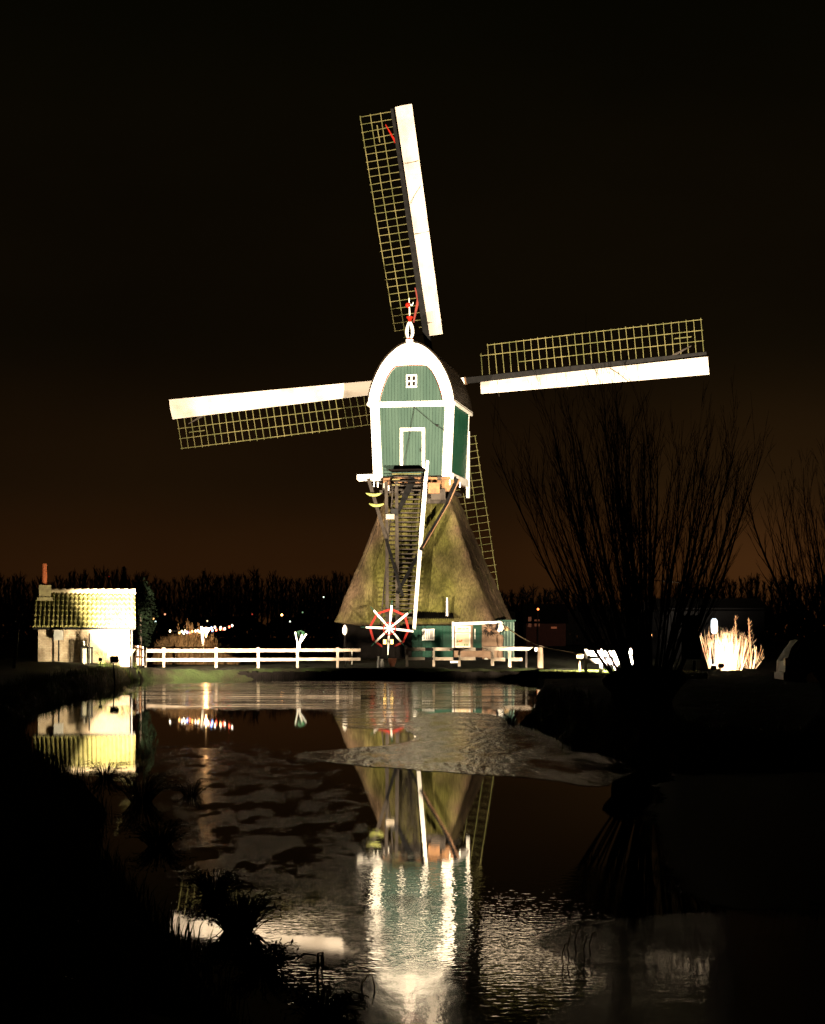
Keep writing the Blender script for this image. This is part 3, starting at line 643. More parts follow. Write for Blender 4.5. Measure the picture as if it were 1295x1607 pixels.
for i in range(8): b.bar(rp_[i], rp_[(i+1) % 8], .095, .05, (0, 1, 0))
for i in range(8):
    a = WC+(rp_[i]-WC)*.33+Vector((0, -.06, 0)); c = WC+(rp_[(i+1) % 8]-WC)*.33+Vector((0, -.06, 0)); b.bar(a, c, .05, .03, (0, 1, 0))
b.build('rim', RED, wheel)
b = MB(); b.box(P(617, 1002, 93.5), (.22, .2, 1.9)); b.box(P(597, 1006, 93.5), (.16, .16, 1.5)); b.build('capstan_post', TAR, mill)

# ------------------------------------------------------------------ annexes at the foot of the tower
def flat(mb, x0, y0, x1, y1, Y, d=.06):
    a = P(x0, y1, Y); c = P(x1, y0, Y); return mb.bb(a, (c.x, Y+d, c.z))
AY = 95.2
t = thing('green_lean_to', (P(680, 1035, AY).x, AY, G), 'dark green lean-to shed with white barred window and stovepipe below the thatch', 'shed')
b = MB(); a = P(646, 1035, AY); c = P(711, 981, AY); b.bb((a.x, AY+.05, G-.1), (c.x, AY+1.4, c.z)); b.build('wall', TAR, t)
b = MB(); nb_ = 12
for i in range(nb_):
    x0 = a.x+(c.x-a.x)*i/nb_; b.bb((x0+.005, AY+rnd.uniform(0, .01), G-.1), (x0+(c.x-a.x)/nb_-.005, AY+.05, c.z-.03))
b.build('planks', GREEN2, t)
b = MB(); nc = 22; vs = []; x0, x1 = P(648, 0, AY).x, P(712, 0, AY).x
for i in range(nc*4+1):
    x = x0+(x1-x0)*i/(nc*4); dz = .035*math.sin(2*math.pi*i/4+.6)
    vs += [(x, AY-.22, 2.42+dz), (x, AY+1.5, 2.85+dz), (x, AY-.22, 2.39+dz), (x, AY+1.5, 2.82+dz)]
fs = []
for i in range(nc*4): k = i*4; fs += [(k, k+4, k+5, k+1), (k+2, k+3, k+7, k+6), (k, k+2, k+6, k+4)]
b.add(vs, fs); b.build('corrugated_roof', TAR, t)
b = MB(); pc = P(702, 0, AY); b.lathe((pc.x, AY+.2, 2.5), [(.085, 0), (.085, .25), (.07, .27), (.07, .62), (.085, .64), (.085, .70), (.055, .72), (.055, .88), (.02, .9)], 12); b.build('stovepipe', STEEL, t)
b = MB(); flat(b, 662.5, 987, 682, 989.3, AY-.05); flat(b, 662.5, 1003, 682, 1005, AY-.05); flat(b, 662.5, 989.3, 664.5, 1003, AY-.05); flat(b, 680, 989.3, 682, 1003, AY-.05)
for x in (667, 670, 673): flat(b, x, 989.3, x+1.6, 1003, AY-.04)
wn = b.build('window', WHITE, t)
b = MB(); flat(b, 664.5, 989.3, 680, 1003, AY-.02, .02); b.build('pane', mat('window_blind', (.45, .42, .38), (.2, .19, .18), .5, 6, (8, 1, 1)), wn)
b = MB(); flat(b, 709.5, 976, 712.5, 1019, AY-.08, .12); b.build('corner_post', WHITE, t)

t = thing('entrance_porch', (P(745, 1035, AY).x, AY, G), 'rendered entrance wall with white fascia, bright white door and green shutter', 'porch')
b = MB(); a = P(712.8, 1034, AY); c = P(784, 980, AY); b.bb((a.x, AY+.02, G-.1), (c.x, AY+1.6, c.z)); b.build('wall', BRICKP, t)
b = MB(); b.plate([P(711, 982, AY-.14), P(711, 976.8, AY-.14), P(786, 974.5, AY-.14), P(786, 978.5, AY-.14)], (0, .5, 0)); b.build('fascia', WHITE, t)
b = MB(); flat(b, 714.5, 983, 738.5, 1016, AY-.03, .05); dr = b.build('door', WHITE, t)
b = MB(); flat(b, 738.6, 982.5, 741, 1018, AY-.07, .1); flat(b, 713, 982.5, 714.4, 1018, AY-.07, .1); flat(b, 714.6, 992.5, 738.4, 993.6, AY-.05, .04); b.build('frame', BRICKP, dr)
b = MB(); flat(b, 716, 984, 736.5, 991.8, AY-.045, .015); b.build('upper_panel', CREAM, dr)
b = MB(); flat(b, 716, 995, 736.5, 1014.5, AY-.045, .015); b.build('notice_board', CREAM, dr)
ORM = mat('orange_print', (.65, .16, .03), None, .6); GRM = mat('green_print', (.12, .28, .05), None, .6)
b = MB(); r2 = random.Random(4)
for (x, y, w_, h_) in ((720, 1005, 4, 2.4), (724, 1004, 1.8, 3), (719, 986, 5, 1.4), (726, 986.5, 4, 1), (732, 985.6, 3, 1.4)): flat(b, x, y, x+w_, y+h_, AY-.052, .008)
b.build('print', ORM, dr)
b = MB()
for i in range(9):
    x = r2.uniform(716.5, 719); y = r2.uniform(1004, 1012); flat(b, x, y, x+1.2, y+1.2, AY-.053, .008)
for i in range(4):
    x = r2.uniform(727, 735); flat(b, x, 1010.5, x+.9, 1013.5, AY-.052, .008)
b.build('print', GRM, dr)
b = MB(); flat(b, 742.5, 980.5, 756.2, 1018, AY-.05, .06); sh = b.build('shutter', GREEN2, t)
b = MB(); flat(b, 745, 987, 746, 1003, AY-.065, .02); b.build('slot', WHITE, sh)
b = MB(); flat(b, 753, 988, 754, 1003, AY-.058, .012); b.build('slot', BLACK, sh)

t = thing('green_plank_shed', (P(795, 1035, AY).x, AY+.3, G), 'narrow green plank shed with pale battens at right corner of the mill', 'shed')
b = MB(); a = P(783, 1032, AY+.3); c = P(807, 975, AY+.3); b.bb((a.x, AY+.34, G-.1), (c.x, AY+1.8, c.z)); b.build('wall', GREEN2, t)
b = MB(); k = 5
for i in range(k): 
    x0 = a.x+(c.x-a.x)*i/k; b.bb((x0+.006, AY+.30, G-.05), (x0+(c.x-a.x)/k-.02, AY+.339, c.z-.02))
b.build('planks', GREEN, t)
b = MB()
for i in range(1, k+1):
    x0 = a.x+(c.x-a.x)*i/k; b.bb((x0-.02, AY+.285, G), (x0-.002, AY+.30, c.z-.04))
b.build('battens', mat('pale_green', (.22, .34, .26), None, .5), t)
b = MB(); b.bb((a.x-.05, AY+.2, c.z), (c.x+.08, AY+1.9, c.z+.06)); b.build('roof', GREEN2, t)

# hanging things on the porch
def twig_ball(mb, c, r, n, rad, seed, flat_=1.0):
    q = random.Random(seed)
    for i in range(n):
        a = q.uniform(0, 6.28); d = Vector((math.cos(a), flat_*q.uniform(-.5, .5), math.sin(a)))
        p = Vector(c)+d*r*q.uniform(.2, .5); mb.tube([p, p+d*r*q.uniform(.2, .45)+Vector((0, 0, -.04)), p+d*r*q.uniform(.5, .8)+Vector((q.uniform(-.08, .08), 0, -.1))], [rad, rad*.8, rad*.3], 4)
t = thing('hanging_basket', P(766, 992, AY-.3), 'dark twiggy hanging basket under the white porch fascia', 'basket')
b = MB(); twig_ball(b, P(767, 987, AY-.3), .32, 46, .016, 3); b.build('twigs', BARK, t)
b = MB(); b.tube([P(767, 978, AY-.3), P(767, 986, AY-.3)], .012, 5); b.lathe(P(768, 990, AY-.3), [(.04, -.06), (.13, .05), (.14, .09)], 12); b.build('bowl', TWIG, t)
t = thing('wooden_clogs', P(781, 990, AY-.3), 'pair of dark and white clogs hanging beside the porch corner', 'clogs')
for dx, m_, nm in ((0, BLACK, 'clog'), (2.6, WHITE, 'clog')):
    b = MB(); c = P(780.5+dx, 985+dx, AY-.3); b.tube([c+Vector((0, 0, .22)), c+Vector((.02, 0, .08)), c+Vector((-.02, -.02, -.05)), c+Vector((.02, -.03, -.14))], [.03, .065, .08, .03], 8); b.build(nm, m_, t)
t = thing('white_lantern', P(787, 990, AY-.35), 'slim white lantern hanging at the porch corner by the rope', 'lantern')
b = MB(); c = P(787.3, 983, AY-.35); b.lathe(c, [(.03, -.24), (.10, -.12), (.12, .02), (.07, .16), (.02, .22)], 6); b.build('shade', WHITE, t)
b = MB(); b.tube([c+Vector((0, 0, .2)), c+Vector((0, 0, .33))], .01, 4); b.build('hook', BLACK, t)
b = MB(); c = P(794.6, 986.5, AY+.2); b.tube([c+Vector((0, .08, 0)), c+Vector((0, -.1, 0))], [.10, .11], 14)
tag(b.build('wall_lamp', mat('tan_enamel', (.5, .32, .12), None, .5), loc=c), 'round tan wall lamp on the green plank shed', 'lamp')
b = MB(); c = P(785.3, 1035, AY-.25); b.lathe(c, [(.11, 0), (.13, .2), (.1, .55), (.13, .75), (.16, 1.0), (.13, 1.12), (.05, 1.16)], 14)
tag(b.build('garden_urn', BRICKP, loc=c, smooth=True), 'tall tan earthenware urn standing at the porch corner', 'urn')
b = MB(); c = P(763, 1036, AY-1.2); b.ball(c, .11, 16, 10); ob = tag(b.build('white_float', WHITE, loc=c, smooth=True), 'round white ball behind the right fence', 'ball')
b = MB(); c = P(713, 1040, 86); b.box(c, (.34, .2, .12)); b.box(c+Vector((0, 0, .07)), (.36, .22, .02)); tag(b.build('low_block', WHITE, loc=c), 'small pale slab lying behind the fence below the door', 'slab')

# rope from porch to the bollard and on along the bank
b = MB(); rp = [P(788, 979, AY-.4), P(800, 988, 94), P(815, 998, 90), P(830, 1006.5, 84), P(845, 1013.5, 77), P(862, 1018, 74), P(885, 1022, 71), P(905, 1026.5, 68), P(921, 1029, 66)]
b.tube(rp, .025, 6); tag(b.build('mooring_rope', ROPE, smooth=True), 'taut pale rope running from the mill down to the right bank', 'rope')
# bollard
t = thing('bollard', P(848, 1037, 76), 'weathered thick timber bollard at the right end of the fence', 'bollard')
c = P(848, 1037, 76); b = MB(); b.lathe((c.x, c.y, .3), [(.115, 0), (.115, .6), (.10, .64), (.09, .80), (.11, .83), (.11, .89), (.04, .92)], 14); b.build('post', mat('old_timber', (.22, .17, .12), (.10, .075, .05), .85, 6, (1, 1, .3), .01), t)
c = P(841, 1019, 76); b = MB(); b.ball(c, .07, 12, 8, 1.3); tag(b.build('small_float', WHITE, loc=c, smooth=True), 'little white fender hung beside the thick bollard', 'fender')

# ------------------------------------------------------------------ white railings along the far bank
FY = 76.0
def posts_rails(t, posts, rails, Y=FY, bottom=1052):
    for x in posts:
        b = MB(); p = P(x, 1017.6, Y); w_ = .095; b.bb((p.x-w_/2, Y-.06, P(x, bottom, Y).z), (p.x+w_/2, Y+.06, p.z)); b.bb((p.x-w_/2-.01, Y-.07, p.z), (p.x+w_/2+.01, Y+.07, p.z+.03)); b.build('post', FENCEW, t)
    for (x0, x1, y0, y1) in rails:
        b = MB(); flat(b, x0, y0, x1, y1, Y-.105, .04); b.build('rail', FENCEW, t)
t = thing('white_railing', P(400, 1050, FY), 'long white two-rail fence from the tiled shed to the red wheel', 'fence')
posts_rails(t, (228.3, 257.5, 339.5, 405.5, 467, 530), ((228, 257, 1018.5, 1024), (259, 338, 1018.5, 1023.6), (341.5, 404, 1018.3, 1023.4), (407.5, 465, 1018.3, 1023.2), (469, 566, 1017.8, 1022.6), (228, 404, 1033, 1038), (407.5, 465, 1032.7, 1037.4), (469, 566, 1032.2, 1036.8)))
t = thing('white_railing', P(665, 1045, FY), 'short white fence piece in front of the barred window', 'fence', 'white fence pieces right of the wheel')
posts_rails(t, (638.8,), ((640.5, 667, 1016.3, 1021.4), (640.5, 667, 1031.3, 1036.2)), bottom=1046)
t = thing('white_railing', P(695, 1045, FY), 'short white fence piece left of the bright door', 'fence', 'white fence pieces right of the wheel')
posts_rails(t, (680.8,), ((682.5, 711.5, 1016.3, 1021.4), (682.5, 711.5, 1031.3, 1036.2)), bottom=1046)
t = thing('white_railing', P(735, 1045, FY), 'short white fence piece in front of the bright door', 'fence', 'white fence pieces right of the wheel')
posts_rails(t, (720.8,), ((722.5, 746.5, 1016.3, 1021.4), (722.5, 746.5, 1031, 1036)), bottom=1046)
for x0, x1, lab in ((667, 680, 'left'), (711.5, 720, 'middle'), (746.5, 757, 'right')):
    t = thing('shaded_rail', P((x0+x1)/2, 1045, FY), 'rail pair in shade, painted dark, in the %s gap between the white fence pieces' % lab, 'railing')
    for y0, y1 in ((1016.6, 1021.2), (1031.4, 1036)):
        b = MB(); flat(b, x0, y0, x1, y1, FY-.10, .035); b.build('rail', DARKW, t)  # unlit stretches of the fence rails, shade given by a dark wood colour
t = thing('white_landing_stage', P(795, 1045, FY), 'white jetty rail with a broad top board on three posts', 'railing')
b = MB(); b.plate([P(757, 1015.6, FY), P(761, 1021.5, FY), P(830, 1021, FY), P(838, 1014.8, FY)], (0, .35, .02)); b.build('top_board', FENCEW, t)
for x, yb, m_ in ((773, 1045, FENCEW), (800, 1050, FENCEW), (826, 1052, GREYW)):
    b = MB(); p = P(x, 1021.7, FY+.1); w_ = .12 if m_ is FENCEW else .07; b.bb((p.x-w_/2, FY+.04, P(x, yb, FY).z), (p.x+w_/2, FY+.16, p.z)); b.build('post', m_, t)
for (x0, x1) in ((775.2, 793), (802.2, 820)):
    b = MB(); flat(b, x0, 1032, x1, 1037.5, FY+.06, .04); b.build('rail', FENCEW, t)
# timber bank revetment
b = MB(); x = -9.0
while x < 4.5:
    w_ = rnd.uniform(.16, .22); h_ = rnd.uniform(.24, .31); b.bb((x, 74.0+rnd.uniform(-.02, .02), -.4), (x+w_-.01, 74.17, h_)); x += w_
b.bb((-9.0, 73.88, .16), (4.5, 73.97, .25)); tag(b.build('timber_revetment', TAR), 'dark timber bank revetment under the white fences', 'retaining wall')

# ornaments on the fence
t = thing('post_planter', P(468, 1013, FY), 'white V-shaped planter with green tuft on the fence post', 'planter')
for a_, c_ in (((463.5, 992), (467.5, 1012)), ((481, 995), (470, 1011)), ((474.5, 996), (469, 1012))):
    b = MB(); b.bar(P(*a_, FY), P(*c_, FY), .05, .05, (0, 1, 0)); b.build('slat', WHITE, t)
b = MB(); b.box(P(469, 1014, FY), (.14, .14, .14)); b.build('foot', WHITE, t)
b = MB(); twig_ball(b, P(472, 993, FY+.1), .17, 34, .011, 8); b.build('leaves', mat('tuft_green', (.02, .07, .035), None, .6), t)
t = thing('pole_lantern', P(541.5, 1018, FY+1.5), 'white glass lantern on a thin dark pole left of the mill', 'lantern')
c = P(541.5, 988, FY+1.5); b = MB(); b.lathe(c, [(.03, -.2), (.09, -.12), (.10, .02), (.05, .14), (.02, .18)], 6); b.build('lantern_head', WHITE, t)
b = MB(); b.tube([c+Vector((0, 0, -.2)), Vector((c.x, c.y, G-.1))], .025, 6); b.build('pole', TAR, t)
t = thing('white_urn', P(551, 1043, FY+.7), 'small white urn behind the fence end left of the wheel', 'urn')
c = P(551, 1043, FY+.7); b = MB(); b.lathe(c, [(.07, 0), (.07, .18), (.035, .22), (.05, .3), (.08, .5), (.07, .62)], 12); b.build('bowl', WHITE, t, smooth=True)
# candle lanterns behind the wheel
FLAME = emis('candle_glow', (1.0, .62, .16), 6.0)
for px, lab in ((604, 'lit yellow lantern, left one behind the wheel'), (615, 'lit yellow lantern, right one behind the wheel')):
    c = P(px, 1012, 91.5); t = thing('candle_lantern', c, lab, 'lantern', 'lit lanterns behind the red wheel')
    b = MB(); b.box(c+Vector((0, 0, .14)), (.13, .13, .20)); b.build('glowing_glass', FLAME, t)
    b = MB(); b.box(c+Vector((0, 0, .02)), (.2, .2, .03)); b.lathe(c+Vector((0, 0, .255)), [(.13, 0), (.04, .09), (.02, .14)], 4)
    for ax in (-.085, .085):
        for ay in (-.085, .085): b.box(c+Vector((ax, ay, .14)), (.018, .018, .22))
    b.build('lantern_frame', BLACK, t)
    b = MB(); b.bb((c.x-.12, c.y-.12, G-.1), (c.x+.12, c.y+.12, c.z)); b.build('stand', TAR, t)
for px, py, m_, lab, k in ((594.2, 1050, STEEL, 'tall grey milk can under the wheel', 1.25), (599.7, 1047, WHITE, 'small white jug under the wheel', .8), (616, 1046, TERRA, 'red clay pot right of the white jug', 1.0)):
    Yp = 76.3; c = P(px, py, Yp); b = MB()
    if m_ is TERRA: b.lathe(c, [(.08, 0), (.13, .14), (.15, .26), (.15, .31), (.12, .31)], 14)
    else: b.lathe(c, [(.07*k**.3, 0), (.075, .04), (.075, .22*k), (.04, .30*k), (.04, .36*k), (.055, .38*k)], 12)
    tag(b.build('clay_pot' if m_ is TERRA else ('milk_can' if k > 1 else 'jug'), m_, loc=c, smooth=True), lab, 'pot' if m_ is TERRA else ('milk can' if k > 1 else 'jug'))

# ------------------------------------------------------------------ tiled shed on the left
SY = 70.5
t = thing('tiled_shed', (P(133, 1040, SY).x, SY+1.8, .9), 'small whitewashed brick shed with mossy pantile roof and orange chimney pipe', 'shed')
def brick_mat():
    m, tt, bs = new_mat('whitewashed_brick'); nn = tt.nodes.new; ln = tt.links.new
    co = nn('ShaderNodeTexCoord'); mp = nn('ShaderNodeMapping'); mp.inputs['Rotation'].default_value = (R(90), 0, 0); ln(co.outputs['Object'], mp.inputs[0])
    br = nn('ShaderNodeTexBrick'); br.inputs['Scale'].default_value = 4.2; br.inputs['Color1'].default_value = (.60, .50, .38, 1); br.inputs['Color2'].default_value = (.48, .38, .28, 1); br.inputs['Mortar'].default_value = (.34, .28, .22, 1)
    ln(mp.outputs[0], br.inputs[0]); nz_ = nn('ShaderNodeTexNoise'); nz_.inputs['Scale'].default_value = 2.2; nz_.inputs['Detail'].default_value = 7; ln(co.outputs['Object'], nz_.inputs[0])
    mx = nn('ShaderNodeMix'); mx.data_type = 'RGBA'; mx.blend_type = 'MULTIPLY'; mx.inputs[0].default_value = .8
    r = nn('ShaderNodeValToRGB'); r.color_ramp.elements[0].position = .35; r.color_ramp.elements[0].color = (.35, .3, .24, 1); r.color_ramp.elements[1].position = .6; ln(nz_.outputs[0], r.inputs[0])
    ln(br.outputs[0], mx.inputs[6]); ln(r.outputs[0], mx.inputs[7]); ln(mx.outputs[2], bs.inputs['Base Color']); bs.inputs['Roughness'].default_value = .9
    bp = nn('ShaderNodeBump'); bp.inputs['Distance'].default_value = .02; ln(br.outputs['Fac'], bp.inputs['Height']); bp.invert = True; ln(bp.outputs[0], bs.inputs['Normal']); return m
WB = brick_mat()
xa, xb = P(61, 0, SY).x, P(203, 0, SY).x; ze = P(0, 985, SY).z; zr = P(0, 931, SY+1.9).z
b = MB(); b.plate([(xa, SY, .5), (xa, SY+3.8, .5), (xa, SY+3.8, ze), (xa, SY+1.9, zr-.12), (xa, SY, ze)], (xb-xa, 0, 0)); b.build('wall', WB, t)
# roof: pantiles
x0, x1 = P(51, 0, SY-.2).x, P(211, 0, SY-.2).x; NTI = 23; NR = 7
for side in (1, -1):
    b = MB(); vs = []; nxx = NTI*6+1; rows = []
    for r_ in range(NR):
        for e_ in (0, 1):
            rows.append(((r_+e_)/NR, .0 if e_ else .022))
    for v_, lift in rows:
        for i in range(nxx):
            x = x0+(x1-x0)*i/(nxx-1); ph = (i % 6)/6; wv = (.0, .05, .075, .08, .06, .02)[i % 6]
            jit = .006*noise.noise(Vector((i*.7, v_*9, side)))
            yy = (SY-.22)+(2.12)*v_; zz = ze-.02+(zr-ze+.02)*v_
            if side < 0: yy = (SY+1.9)*2-yy
            vs.append((x, yy, zz+wv+lift+jit))
    fs = []
    for r_ in range(len(rows)-1):
        for i in range(nxx-1): a_ = r_*nxx+i; fs.append((a_, a_+1, a_+nxx+1, a_+nxx))
    b.add(vs, fs)
    rf = b.build('roof', mat('mossy_pantile', (.40, .36, .15), (.19, .19, .05), .8, 5, (1, 1, 1), .01), t, fix=False)
    md = rf.modifiers.new('s', 'SOLIDIFY'); md.thickness = .03; md.offset = -1
b = MB(); k = 13
for i in range(k):
    xx = x0+(x1-x0)*i/k; b.tube([(xx, SY+1.9, zr+.045), (xx+(x1-x0)/k+.02, SY+1.9, zr+.065)], [.095, .115], 10)
b.build('ridge_tiles', mat('ridge_tile', (.5, .42, .28), (.34, .28, .18), .8, 5), t)
b = MB(); c = P(82, 937, SY+1.5); b.bb((c.x-.21, SY+1.3, zr-.35), (c.x+.21, SY+1.75, zr+.27)); b.bb((c.x-.27, SY+1.24, zr-.28), (c.x+.27, SY+1.8, zr-.16)); ch = b.build('chimney', mat('chimney_brick', (.34, .30, .16), (.2, .17, .1), .9, 8), t)
b = MB(); b.tube([(c.x-.02, SY+1.5, zr+.25), (c.x-.03, SY+1.5, zr+1.02)], [.095, .085], 12); b.build('chimney_pipe', PIPE, ch)
t.rotation_euler = (0, 0, 0)
b = MB(); b.bb((x0+.02, SY-.24, ze-.07), (x1-.02, SY-.19, ze+.005)); b.build('fascia', DARKW, t)

t.location = Vector((P(133, 1040, SY).x, SY, .36)); 
for ch_ in t.children: ch_.location = (0, 1.8, .54)   # turn about the front wall
t.rotation_euler = (0, 0, R(8.5))
# things standing before the shed
def gz(x, y): return hz(x, y)
t = thing('letter_box', (P(92, 0, 70).x, 70, gz(P(92, 0, 70).x, 70)), 'grey letter box on a thin post before the shed wall', 'letter box')
b = MB(); c = P(92.3, 997, 70); b.box(c, (.30, .2, .33)); b.plate([c+Vector((-.17, -.12, .165)), c+Vector((.17, -.12, .165)), c+Vector((.17, .12, .21)), c+Vector((-.17, .12, .21))], (0, 0, .02)); b.build('box', mat('grey_enamel', (.35, .34, .33), (.2, .2, .2), .5), t)
b = MB(); b.tube([c+Vector((0, 0, -.15)), (c.x, 70, .7)], .03, 6); b.build('post', BLACK, t)
t = thing('sawhorse', (P(137, 0, 69.3).x, 69.3, .9), 'small dark trestle leaning against the shed wall', 'trestle')
b = MB(); b.bar(P(127, 1016.5, 69.3), P(146, 1016.5, 69.3), .05, .06); b.build('top_bar', BLACK, t)
for x in (128.5, 144.5):
    b = MB(); b.bar(P(x, 1017, 69.3), P(x, 1042, 69.3), .05, .05); b.build('leg', BLACK, t)
b = MB(); flat(b, 130, 1018, 143, 1040, 69.35, .03); b.build('panel', mat('grey_slab', (.4, .38, .3), (.25, .24, .2), .8, 4), t)
for i, x in enumerate((132.5, 135.8)):
    c = P(x, 1006, 69.5); b = MB(); b.bb((c.x-.02, 69.48, .6), (c.x+.02, 69.52, c.z)); tag(b.build('garden_stake', WHITE, loc=(c.x, 69.5, .8)), 'short pale stake behind the trestle, %s one' % ('left' if i == 0 else 'right'), 'stake', 'pale stakes')
for x, top, Yq, lab in ((140.3, 994, 69.1, 'thin dark pole in front of the bright shed wall'), (207, 989, 69.0, 'thin dark pole at the right corner of the shed')):
    c = P(x, top, Yq); b = MB(); b.tube([(c.x, Yq, .5), (c.x, Yq, c.z)], .028, 6); tag(b.build('garden_pole', BLACK, loc=(c.x, Yq, .6)), lab, 'pole')
t = thing('picket_fence', (P(208, 0, 72).x, 72, .45), 'low weathered picket fence sloping down beside the shed', 'fence')
for i in range(9):
    u = i/8; x = 191+u*33; top = 1006+u*9+rnd.uniform(-1.5, 1.5); Yq = 71.0+u*4; c = P(x, top, Yq); b = MB(); b.bb((c.x-.04, Yq-.015, .5), (c.x+.04, Yq+.015, c.z)); b.build('picket', TWIG if i % 2 else WHITE, t)
b = MB(); b.bar(P(190, 1014, 71.0), P(225, 1020, 75.0), .03, .07); b.bar(P(190, 1028, 71.0), P(225, 1032, 75.0), .03, .07); b.build('rail', TWIG, t)

# floodlight housings
def floodlamp(loc, target, label, s=1.0, inner=True):
    base = Vector((loc[0], loc[1], hz(loc[0], loc[1])))
    t = thing('floodlight', base, label, 'floodlight', 'floodlights on the banks')
    d = (Vector(target)-Vector(loc)).normalized(); side = d.cross(UZ).normalized(); up = side.cross(d); c = Vector(loc)-d*.10*s
    b = MB(); w_, h_, dd = .17*s, .12*s, .06*s
    b.frame_box(c-d*dd*1.4, side*w_, up*h_, d*.01)
    for a_, e1, e2 in ((up*h_, side*w_, up*.008), (-up*h_, side*w_, up*.008)): b.frame_box(c+a_, e1, e2, d*dd*1.4)
    for a_ in (side*w_, -side*w_): b.frame_box(c+a_, side*.008, up*h_, d*dd*1.4)
    for k in range(5): b.frame_box(c-d*dd*1.8+side*w_*(-.8+.4*k), side*.006, up*h_*.9, d*.03)
    b.build('housing', BLACK, t)
    b = MB(); b.tube([base-UZ*.1, c-d*.1-UZ*(h_)], .022, 6); b.bar(c-d*.1-UZ*h_-side*w_*1.1, c-d*.1-UZ*h_+side*w_*1.1, .03, .02); b.build('bracket', BLACK, t)
    if inner:
        b = MB(); b.frame_box(c-d*dd*1.0, side*w_*.8, up*h_*.8, d*.008); b.build('lamp_glass', emis('lamp_glow', (1, .85, .6), 12), t)
for (l_, tg_, *_r), lab in zip(FLOODS, ('black floodlight on the right bank behind the willow', 'black floodlight on the left bank before the shed')): floodlamp(l_, tg_, lab, .7)
floodlamp(SHEDL[0], SHEDL[1], 'small floodlight in the grass lighting the tiled shed', .3)
floodlamp(BUSHL[0], BUSHL[1], 'small floodlight at the foot of the lit shrub', .5)

# ------------------------------------------------------------------ plants
def branchy(mb, base, n, h, spread, rad, seed, nside=5, twigs=5, up=.5, tw_len=.35, seg=6, y_sq=1.0, r0=.1, ns=4):
    q = random.Random(seed)
    for i in range(n):
        az = q.uniform(0, 2*math.pi); le = q.random()**.7*spread; L_ = h*q.uniform(.6, 1.0)
        d = Vector((math.sin(le)*math.cos(az), math.sin(le)*math.sin(az)*y_sq, math.cos(le))).normalized()
        p = Vector(base)+Vector((math.cos(az)*r0*le/spread, math.sin(az)*r0*le/spread, 0)); pts = [p.copy()]; rr = [rad*q.uniform(.6, 1)]
        for s_ in range(seg):
            d = (d+Vector((q.uniform(-.10, .10), q.uniform(-.10, .10), up/seg))).normalized(); p = p+d*L_/seg; pts.append(p.copy()); rr.append(rr[0]*(1-(s_+1)/seg*.88))
        mb.tube(pts, rr, ns, caps=False)
        for k in range(twigs):
            j = q.randint(1, seg-1); u = q.random(); s0 = pts[j].lerp(pts[j+1], u); bd = (pts[j+1]-pts[j]).normalized()
            sd = Vector((q.uniform(-1, 1), q.uniform(-1, 1), q.uniform(-.2, .6))); d2 = (bd*1.0+sd*.55).normalized(); l2 = L_*tw_len*q.uniform(.4, 1)*(1.15-j/seg*.6)
            r2_ = rr[j]*.42; m1 = s0+d2*l2*.5+UZ*l2*.05; e1 = s0+d2*l2+UZ*l2*.18
            mb.tube([s0, m1, e1], [r2_, r2_*.7, r2_*.3], 3, caps=False)
            if tw_len > .2:
                for z_ in range(2):
                    f_ = q.uniform(.3, .9); s2 = s0.lerp(e1, f_); d3 = (d2+Vector((q.uniform(-.6, .6), q.uniform(-.6, .6), q.uniform(0, .5)))).normalized()
                    mb.tube([s2, s2+d3*l2*q.uniform(.25, .5)], [r2_*.5, r2_*.2], 3, caps=False)
